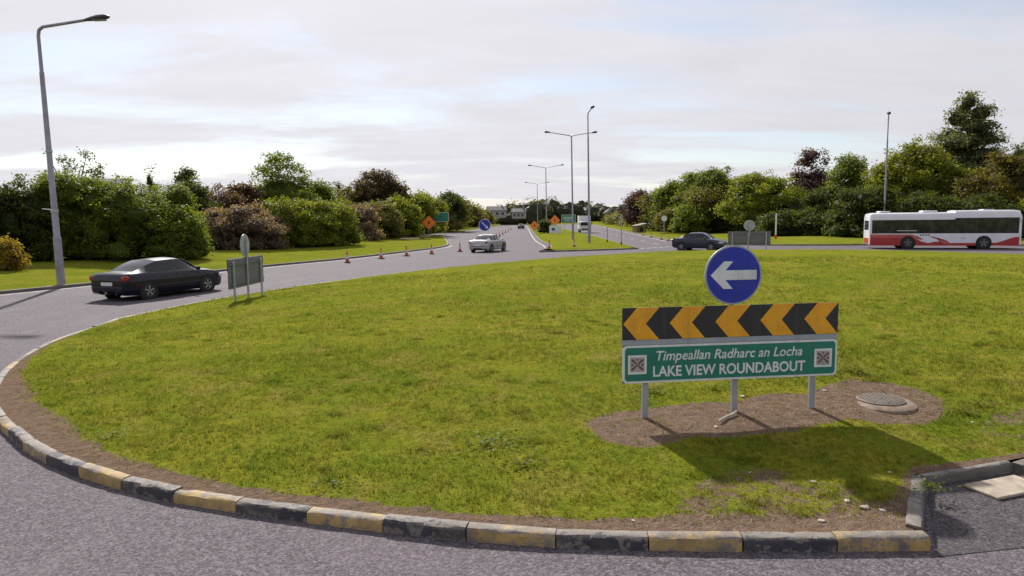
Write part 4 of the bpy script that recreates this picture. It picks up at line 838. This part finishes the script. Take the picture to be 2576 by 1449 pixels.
TREES = [
(-30.6, 38, 5.65, 4.4, 'bush', 'dk', 'dark green shrub at the far left edge of the hedge'), (-28.6, 40.5, 5.3, 3.8, 'bush', 'dk', 'dark shrub in the hedge left of the tall street lamp'),
(-27.2, 42, 5.75, 4.2, 'bush', 'mid', 'green shrub in the hedge right behind the tall street lamp'), (-25.6, 43, 5.55, 4.4, 'bush', 'mid', 'green shrub in the hedge just right of the street lamp'),
(-23.6, 42.5, 5.3, 4.8, 'bush', 'mid', 'large green shrub above the dark saloon'), (-22.9, 45.5, 5.1, 4.2, 'bush', 'mid', 'green shrub behind the saloon, second from the hedge gap'), (-21.2, 43.5, 3.6, 3.4, 'bush', 'mid', 'lower green shrub ending the tall hedge above the saloon bonnet'),
(-39.2, 62, 10.0, 5.0, 'bare', 'dk', 'thin sparse tree rising above the hedge right of the tall street lamp'), (-30.3, 58, 7.4, 1.8, 'conifer', 'dk', 'small pointed conifer above the left hedge'),
(-30.9, 66, 7.7, 4.6, 'loose', 'dk', 'ragged dark tree with wispy top left of the reddish trees'), (-26.9, 58, 6.3, 4.4, 'round', 'dk', 'dark round tree left of the reddish tree'), (-26.2, 62, 6.0, 5.2, 'round', 'red', 'reddish brown tree behind the left hedge'), (-27.2, 70, 6.7, 4.8, 'round', 'red', 'second reddish tree just left of the tall loose tree'),
(-24.95, 75, 9.7, 9.8, 'loose', 'mid', 'tall loose green tree, highest above the left hedge'), (-22.3, 80, 7.4, 6.2, 'round', 'mid', 'green tree tucked right of the tall loose tree'), (-27.0, 108, 9.3, 3.0, 'conifer', 'dk', 'dark conifer left of the brown domed tree'), (-19.6, 102, 10.2, 9.2, 'round', 'brown', 'brown domed tree above the left hedge'), (-16.1, 104, 8.4, 2.4, 'conifer', 'dk', 'dark conifer right of the brown domed tree'),
(-24.3, 104, 7.8, 6.8, 'round', 'olive', 'olive tree between the conifer and the brown domed tree'), (-23.0, 90, 5.9, 5.8, 'bush', 'olive', 'olive shrub below the conifers behind the bright hedge'),
(-23.9, 56, 3.7, 4.4, 'bush', 'pink', 'brownish shrub with faded blooms right of the hedge gap'), (-21.7, 57, 4.0, 5.0, 'bush', 'pink', 'broad brownish shrub with faded blooms above the grey sign back'), (-20.1, 61, 4.6, 4.6, 'bush', 'bright', 'bright green shrub next to the brownish blooms'), (-18.7, 64, 4.5, 4.9, 'bush', 'bright', 'bright green shrub in the middle of the low left hedge'), (-17.2, 67, 4.3, 4.3, 'bush', 'bright', 'bright green shrub left of the lone brownish shrub'),
(-16.0, 71, 4.15, 4.3, 'bush', 'pink', 'lone brownish shrub between green hedge shrubs'), (-14.9, 77, 4.6, 5.0, 'bush', 'olive', 'olive green shrub right of the lone brownish shrub'), (-13.6, 82, 5.2, 5.2, 'bush', 'bright', 'yellow-green hedge shrub, third from the hedge end'), (-12.6, 88, 5.9, 5.4, 'bush', 'bright', 'yellow-green hedge shrub, second from the hedge end'), (-11.7, 94, 6.1, 5.0, 'bush', 'bright', 'yellow-green hedge shrub behind the orange diamond'), (-13.2, 101, 5.6, 4.2, 'bush', 'dk', 'dark shrub at the hedge end by the green board'),
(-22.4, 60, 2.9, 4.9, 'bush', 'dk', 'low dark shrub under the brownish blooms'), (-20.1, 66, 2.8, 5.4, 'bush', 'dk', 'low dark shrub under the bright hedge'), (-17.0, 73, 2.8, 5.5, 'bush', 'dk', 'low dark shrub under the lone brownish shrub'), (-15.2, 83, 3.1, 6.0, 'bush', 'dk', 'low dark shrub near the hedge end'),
(-13.5, 150, 8.8, 7.8, 'round', 'dk', 'dark tree beyond the hedge end'), (-13.0, 162, 8.8, 7.4, 'round', 'olive', 'olive tree beyond the hedge end nearest the far road'), (-15.0, 146, 5.2, 5.8, 'bush', 'olive', 'olive shrub at the bend of the side road'), (-17.5, 144, 3.9, 5.2, 'bush', 'pale', 'pale shrub behind the left green board'), (-13.4, 155, 3.6, 5.2, 'bush', 'pale', 'pale shrub above the round blue sign'),
(-25.4, 34.2, 1.9, 1.7, 'bush', 'yellow', 'small yellow-leaved shrub at the left edge'),
(25.8, 140, 8.4, 7.4, 'round', 'purple', 'dark purple tree at the left end of the right-hand trees'), (27.8, 132, 8.0, 7.0, 'round', 'olive', 'olive tree right of the first purple tree'), (28.8, 122, 9.2, 8.0, 'round', 'mid', 'green tree, third of the right-hand row'), (30.7, 116, 10.4, 7.6, 'round', 'mid', 'taller green tree, fourth of the right-hand row'), (32.6, 110, 10.8, 8.6, 'round', 'mid', 'tallest green tree left of the round bright tree'), (30.2, 107, 7.5, 8.2, 'round', 'olive', 'lower green tree above the blue hatchback'),
(33.55, 94, 8.8, 11.2, 'round', 'bright', 'broad round bright green tree above the blue arrow disc'), (43.6, 100, 12.0, 8.0, 'loose', 'purple', 'purple copper tree with ragged top behind the round tree'), (40.0, 97, 6.9, 6.6, 'round', 'dk', 'dark tree below the purple copper tree'), (44.7, 90, 10.5, 8.2, 'loose', 'mid', 'green tree with pointed shoots right of the purple copper tree'), (39.0, 84, 6.3, 7.6, 'round', 'dk', 'dark green tree left of the lamp behind the bus'),
(47.0, 80, 11.3, 9.6, 'round', 'yellowgreen', 'big yellow-green tree right of the lamp behind the bus'), (43.2, 78, 9.0, 7.6, 'round', 'yellowgreen', 'yellow-green tree directly behind the lamp behind the bus'), (60.6, 92, 19.0, 9.6, 'tall', 'grey', 'very tall grey-green tree rising over all others at the right'), (52.6, 82, 8.4, 8.2, 'round', 'mid', 'green tree at the foot of the very tall tree'),
(54.8, 76, 9.6, 8.6, 'round', 'autumn', 'brown-green tree above the front of the bus'), (49.5, 72, 6.8, 6.6, 'bush', 'autumn', 'brownish shrub behind the middle of the bus'), (62.2, 80, 10.8, 9.0, 'round', 'dk', 'dark tree at the right picture edge'), (81.0, 110, 14.5, 8.0, 'round', 'dk', 'far dark tree at the right edge behind the others'),
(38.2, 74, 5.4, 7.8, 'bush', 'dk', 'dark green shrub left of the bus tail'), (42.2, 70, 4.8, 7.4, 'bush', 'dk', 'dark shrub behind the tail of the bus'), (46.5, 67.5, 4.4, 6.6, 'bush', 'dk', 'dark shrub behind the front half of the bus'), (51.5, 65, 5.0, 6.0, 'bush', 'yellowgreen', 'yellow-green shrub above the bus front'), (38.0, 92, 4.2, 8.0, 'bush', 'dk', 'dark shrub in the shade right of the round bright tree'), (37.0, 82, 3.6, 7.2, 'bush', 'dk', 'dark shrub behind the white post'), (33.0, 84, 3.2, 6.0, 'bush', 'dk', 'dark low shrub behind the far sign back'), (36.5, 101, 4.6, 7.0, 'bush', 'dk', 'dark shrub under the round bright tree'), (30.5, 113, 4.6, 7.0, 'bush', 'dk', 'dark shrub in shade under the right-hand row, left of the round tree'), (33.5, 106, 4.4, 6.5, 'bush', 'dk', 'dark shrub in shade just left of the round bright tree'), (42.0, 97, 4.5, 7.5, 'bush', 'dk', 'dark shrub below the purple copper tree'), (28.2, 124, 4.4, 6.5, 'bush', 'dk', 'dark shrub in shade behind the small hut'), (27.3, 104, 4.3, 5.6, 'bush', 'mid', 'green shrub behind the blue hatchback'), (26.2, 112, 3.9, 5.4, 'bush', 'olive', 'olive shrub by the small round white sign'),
]
for k, (x, y, zt, w, kd, cl, lb) in enumerate(TREES):
    q = 1.0 if k < 7 else .97 if x < 0 and kd == 'bush' and 50 < y < 68 else float(np.interp(y, [68, 101], [1.08, 1.26])) if x < -8 and kd == 'bush' and 68 <= y < 102 and x > -18 else 1.0     # the hedge runs back from the road
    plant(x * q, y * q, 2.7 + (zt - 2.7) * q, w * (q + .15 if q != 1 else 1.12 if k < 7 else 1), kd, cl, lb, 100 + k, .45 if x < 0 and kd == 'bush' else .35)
# dark shrub between the two orange diamonds
plant(5.9, 121, 2.3, 2.6, 'bush', 'dk', 'dark rounded shrub between the two orange diamonds on the splitter', 400, .25)
# far wood on the rise where the road ends: one mass
def wood(name, label, pts, cl, seed, ls):
    r = np.random.default_rng(seed); lob = []
    for x, y, z, w, h in pts: lob.append(((x, y, z + h * .5), (w * .6, w * .5, h * .55)))
    q, f, rn = leaves(lob, ls, 3.0, r); v2, f2 = core(lob, .82, r); f = np.concatenate([f, f2 + len(q)]); q = np.concatenate([q, v2]); rn = np.concatenate([rn, np.zeros(len(v2))])
    o = raw(name, q, f, M['leaf'], {'rnd': rn}); o.color = (*COL[cl], 1); tag(o, label, 'wood', kind='stuff')
rw = random.Random(5); pts = []
for k in range(150):
    x = -110 + 290 * k / 149 + rw.uniform(-3, 3); y = rw.uniform(330, 460); pts.append((x, y, -1 + (y - 330) * .02, rw.uniform(9, 16), rw.uniform(7, 12) + 3.0 * math.sin(x * .06)))
wood('far_wood', 'dark far-off wood closing the end of the road', pts, 'far', 11, .85)
pts = [(27 + (y - 150) * .095 + rw.uniform(2, 6), y, 0, rw.uniform(4, 7), rw.uniform(2.2, 4.6)) for y in np.linspace(150, 330, 34)]
wood('far_hedge', 'low pale hedge running along the right-hand carriageway into the distance', pts, 'olive', 12, .6)
pts = [(-14 - rw.uniform(0, 9) + (y - 160) * .03, y, 0, rw.uniform(6, 9), rw.uniform(4, 8)) for y in np.linspace(165, 320, 22)]
wood('far_hedge', 'far hedge and trees along the left side of the distant road', pts, 'olive', 13, .6)
b = MB(); rows_ = [(300, -1), (420, 2.5), (700, 9), (1300, 20)]; xs_ = np.linspace(-700, 900, 60)
b.add([(x, y, z + (2.0 * math.sin(x * .013) + 1.3 * math.sin(x * .031 + 2)) * (0 if y < 310 else y / 1300) - .1) for y, z in rows_ for x in xs_], [(k * 60 + i, k * 60 + i + 1, (k + 1) * 60 + i + 1, (k + 1) * 60 + i) for k in range(3) for i in range(59)])
o = b.build('hill', M['field'], smooth=True); o['kind'] = 'structure'

# ------------------------------------------------------------------ grass blades on the island
def blades(x, y, z, h, w, per, r, lean=.55):
    n_ = len(x); idx = np.repeat(np.arange(n_), per); m_ = len(idx); a = r.uniform(0, 2 * math.pi, m_); sp = r.normal(0, 1, (m_, 2)) * (w[idx] * 1.6)[:, None]
    bx, by, bz = x[idx] + sp[:, 0], y[idx] + sp[:, 1], z[idx] - .006; hh = h[idx] * r.uniform(.5, 1.25, m_); ww = w[idx] * r.uniform(.6, 1.2, m_); la = r.uniform(0, 2 * math.pi, m_); ll = hh * r.uniform(.1, 1.2, m_) * lean
    v = np.stack([np.stack([bx - np.cos(a) * ww / 2, by - np.sin(a) * ww / 2, bz], 1), np.stack([bx + np.cos(a) * ww / 2, by + np.sin(a) * ww / 2, bz], 1), np.stack([bx + np.cos(la) * ll, by + np.sin(la) * ll, bz + hh], 1)], 1).reshape(-1, 3)
    return v, np.arange(len(v)).reshape(-1, 3), np.repeat(r.random(m_), 3)
VV, FF, RR = [], [], []; off_ = 0; gr = np.random.default_rng(3)
for y0, y1, x0, x1, den, h_, w_, per in ((5.2, 8.5, -7.5, 8, 620, .040, .010, 5), (8.5, 12, -10, 11, 330, .042, .013, 5), (12, 18, -11.2, 17, 120, .046, .02, 4), (18, 27, -11.2, 25, 34, .05, .03, 4)):
    n_ = int((x1 - x0) * (y1 - y0) * den); x = gr.uniform(x0, x1, n_); y = gr.uniform(y0, y1, n_); s = s_of(x, y); so = soil_f(x, y, s)
    pn = .5 + .5 * np.sin(x * 2.3 + 1.7 * np.sin(y * 1.9)) * np.sin(y * 2.9 + 1.3 * np.sin(x * 1.4)); p2 = .5 + .5 * np.sin(x * .9 + 2 * np.sin(y * .7)) * np.sin(y * 1.1 + x * .5)
    keep = (s < .992) & (so + (gr.random(n_) - .5) * .95 + (pn - .5) * .45 < .44) & (gr.random(n_) < .45 + .55 * pn) | ((s < .985) & (gr.random(n_) < .035))
    x, y, s, pn, p2 = x[keep], y[keep], s[keep], pn[keep], p2[keep]; z = isl_z(x, y, s)
    v, f, r_ = blades(x, y, z, h_ * (.55 + .6 * pn + .5 * p2), np.full(len(x), w_), per, gr); VV.append(v); FF.append(f + off_); RR.append(r_); off_ += len(v)
tx, ty, th = [], [], []
for k in range(240):                                       # longer tufts the mower left standing
    cx, cy = gr.uniform(-10, 12), 5.4 + 11 * gr.random() ** 1.4; m_ = int(gr.integers(8, 34)); tx.append(cx + gr.normal(0, .07, m_)); ty.append(cy + gr.normal(0, .045, m_)); th.append(np.full(m_, gr.uniform(.04, .075)))
tx, ty, th = np.concatenate(tx), np.concatenate(ty), np.concatenate(th); s = s_of(tx, ty); k_ = (s < .985) & (soil_f(tx, ty, s) < .72); tx, ty, th, s = tx[k_], ty[k_], th[k_], s[k_]
v, f, r_ = blades(tx, ty, isl_z(tx, ty, s), th, np.full(len(tx), .011), 5, gr, .8); VV.append(v); FF.append(f + off_); RR.append(r_ * .8); off_ += len(v)
g = raw('grass', np.concatenate(VV), np.concatenate(FF), M['blade'], {'rnd': np.concatenate(RR)}); tag(g, 'short mown grass covering the roundabout island', 'grass', kind='stuff')
# broad-leaved weeds
WV, WR = [], []
for k, (x, y, s_) in enumerate(((-.30, 7.35, 1.3), (-1.75, 6.42, .8), (-4.85, 8.05, .8), (5.1, 9.9, 1.4), (4.5, 9.95, 1.2), (2.75, 9.1, 1.0), (1.9, 9.05, .9), (.1, 6.75, .9), (3.95, 6.25, .8), (5.6, 8.3, 1.0), (6.0, 8.6, .9))):
    r = np.random.default_rng(900 + k); n_ = 130; a = r.uniform(0, 6.28, n_); q = np.abs(r.normal(0, .17, n_)) * s_; hx, hy = q * np.cos(a) * 1.5, q * np.sin(a); hz = r.uniform(.012, .065, n_) * s_; L_ = .021 * s_ * r.uniform(.6, 1.3, n_)
    u = np.stack([np.cos(a), np.sin(a), r.uniform(-.2, .5, n_)], 1); w = np.stack([-np.sin(a), np.cos(a), r.normal(0, .3, n_)], 1); c0 = np.stack([x + hx, y + hy, isl_z(x + hx, y + hy) + hz], 1)
    WV.append(np.stack([c0 - u * L_[:, None], c0 + w * L_[:, None] * .6, c0 + u * L_[:, None], c0 - w * L_[:, None] * .6], 1).reshape(-1, 3)); WR.append(np.repeat(r.random(n_), 4))
WV = np.concatenate(WV); o = raw('weeds', WV, np.arange(len(WV)).reshape(-1, 4), M['leaf'], {'rnd': np.concatenate(WR)}); o.color = (.075, .098, .008, 1); tag(o, 'patches of broad-leaved weeds scattered in the island grass', 'weeds', kind='stuff')
# ------------------------------------------------------------------ stones and gravel
def pebble(r_, seed):
    rr_ = random.Random(seed); bm = bmesh.new(); bmesh.ops.create_icosphere(bm, subdivisions=1, radius=r_)
    for v in bm.verts: v.co *= rr_.uniform(.75, 1.2); v.co.z *= .6
    me = bpy.data.meshes.new('stone'); bm.to_mesh(me); bm.free(); me.materials.append(M['stone']); return me
PM = [pebble(.03, k) for k in range(4)]
big = [(2.62, 5.60, 1.9, 'pale stone on the soil above the worn yellow kerb stone'), (3.0, 8.75, 2.4, 'pale flat stone in the bare soil right of the middle sign post'), (4.22, 9.05, 1.8, 'white stone beside the manhole'), (3.12, 5.85, 2.8, 'largest pale rubble stone near the kerb corner'), (3.02, 5.97, 2.0, 'pale rubble stone just left of the largest one'), (3.25, 5.80, 1.8, 'pale rubble stone just right of the largest one'), (2.88, 6.35, 1.9, 'pale stone in the thin grass in front of the sign'), (2.36, 7.75, 1.9, 'bent pale stone by the foot of the middle sign post'), (1.02, 5.62, 1.2, 'small white stone on the soil strip in front'), (2.35, 6.55, 1.3, 'small pale stone in the worn patch in front of the sign'), (5.55, 8.05, 1.4, 'white stone in the grass right of the manhole'), (3.75, 6.6, 1.3, 'pale stone near the notch kerb')]
for k, (x, y, s_, lb) in enumerate(big):
    o = bpy.data.objects.new('stone', PM[k % 4]); C.objects.link(o); o.location = (x, y, szz(x, y) + .004 * s_); o.scale = (s_ * .62, s_ * .46, s_ * .4); o.rotation_euler = (0, 0, k * 1.1); tag(o, lb, 'stone', 'pale stones on the island')
t = thing('cable_end', 'bent pale strip of cable lying at the foot of the middle sign post', 'cable', (2.62, 8.0, szz(2.62, 8.0))); MB().tube([(.10, .13, .05), (.03, .06, .035), (-.06, 0, .025), (-.13, -.07, .02), (-.2, -.14, .012)], [.014, .018, .016, .016, .01], 7).build('strip', M['stone'], t, True)
n_ = 9000; x = gr.uniform(-8.5, 6.5, n_); y = gr.uniform(5.2, 10, n_); s = s_of(x, y); so = soil_f(x, y, s); k_ = (s < .995) & (so + (gr.random(n_) - .5) * .4 > .5); x, y, s = x[k_], y[k_], s[k_]; z = isl_z(x, y, s)
sz = gr.uniform(.004, .013, len(x)) * np.where(gr.random(len(x)) > .95, 1.7, 1)
oc = np.array([(1, 0, 0), (-.5, .87, 0), (-.5, -.87, 0), (0, 0, .8), (0, 0, -.6)]); fo = np.array([(0, 1, 3), (1, 2, 3), (2, 0, 3), (1, 0, 4), (2, 1, 4), (0, 2, 4)])
v = (np.stack([x, y, z], 1)[:, None, :] + oc[None] * sz[:, None, None] * gr.uniform(.7, 1.3, (len(x), 5, 1))).reshape(-1, 3); f = (fo[None] + (np.arange(len(x)) * 5)[:, None, None]).reshape(-1, 3)
o = raw('gravel', v, f, M['gravel']); tag(o, 'small gravel and crumbs on the bare soil of the island', 'gravel', kind='stuff')
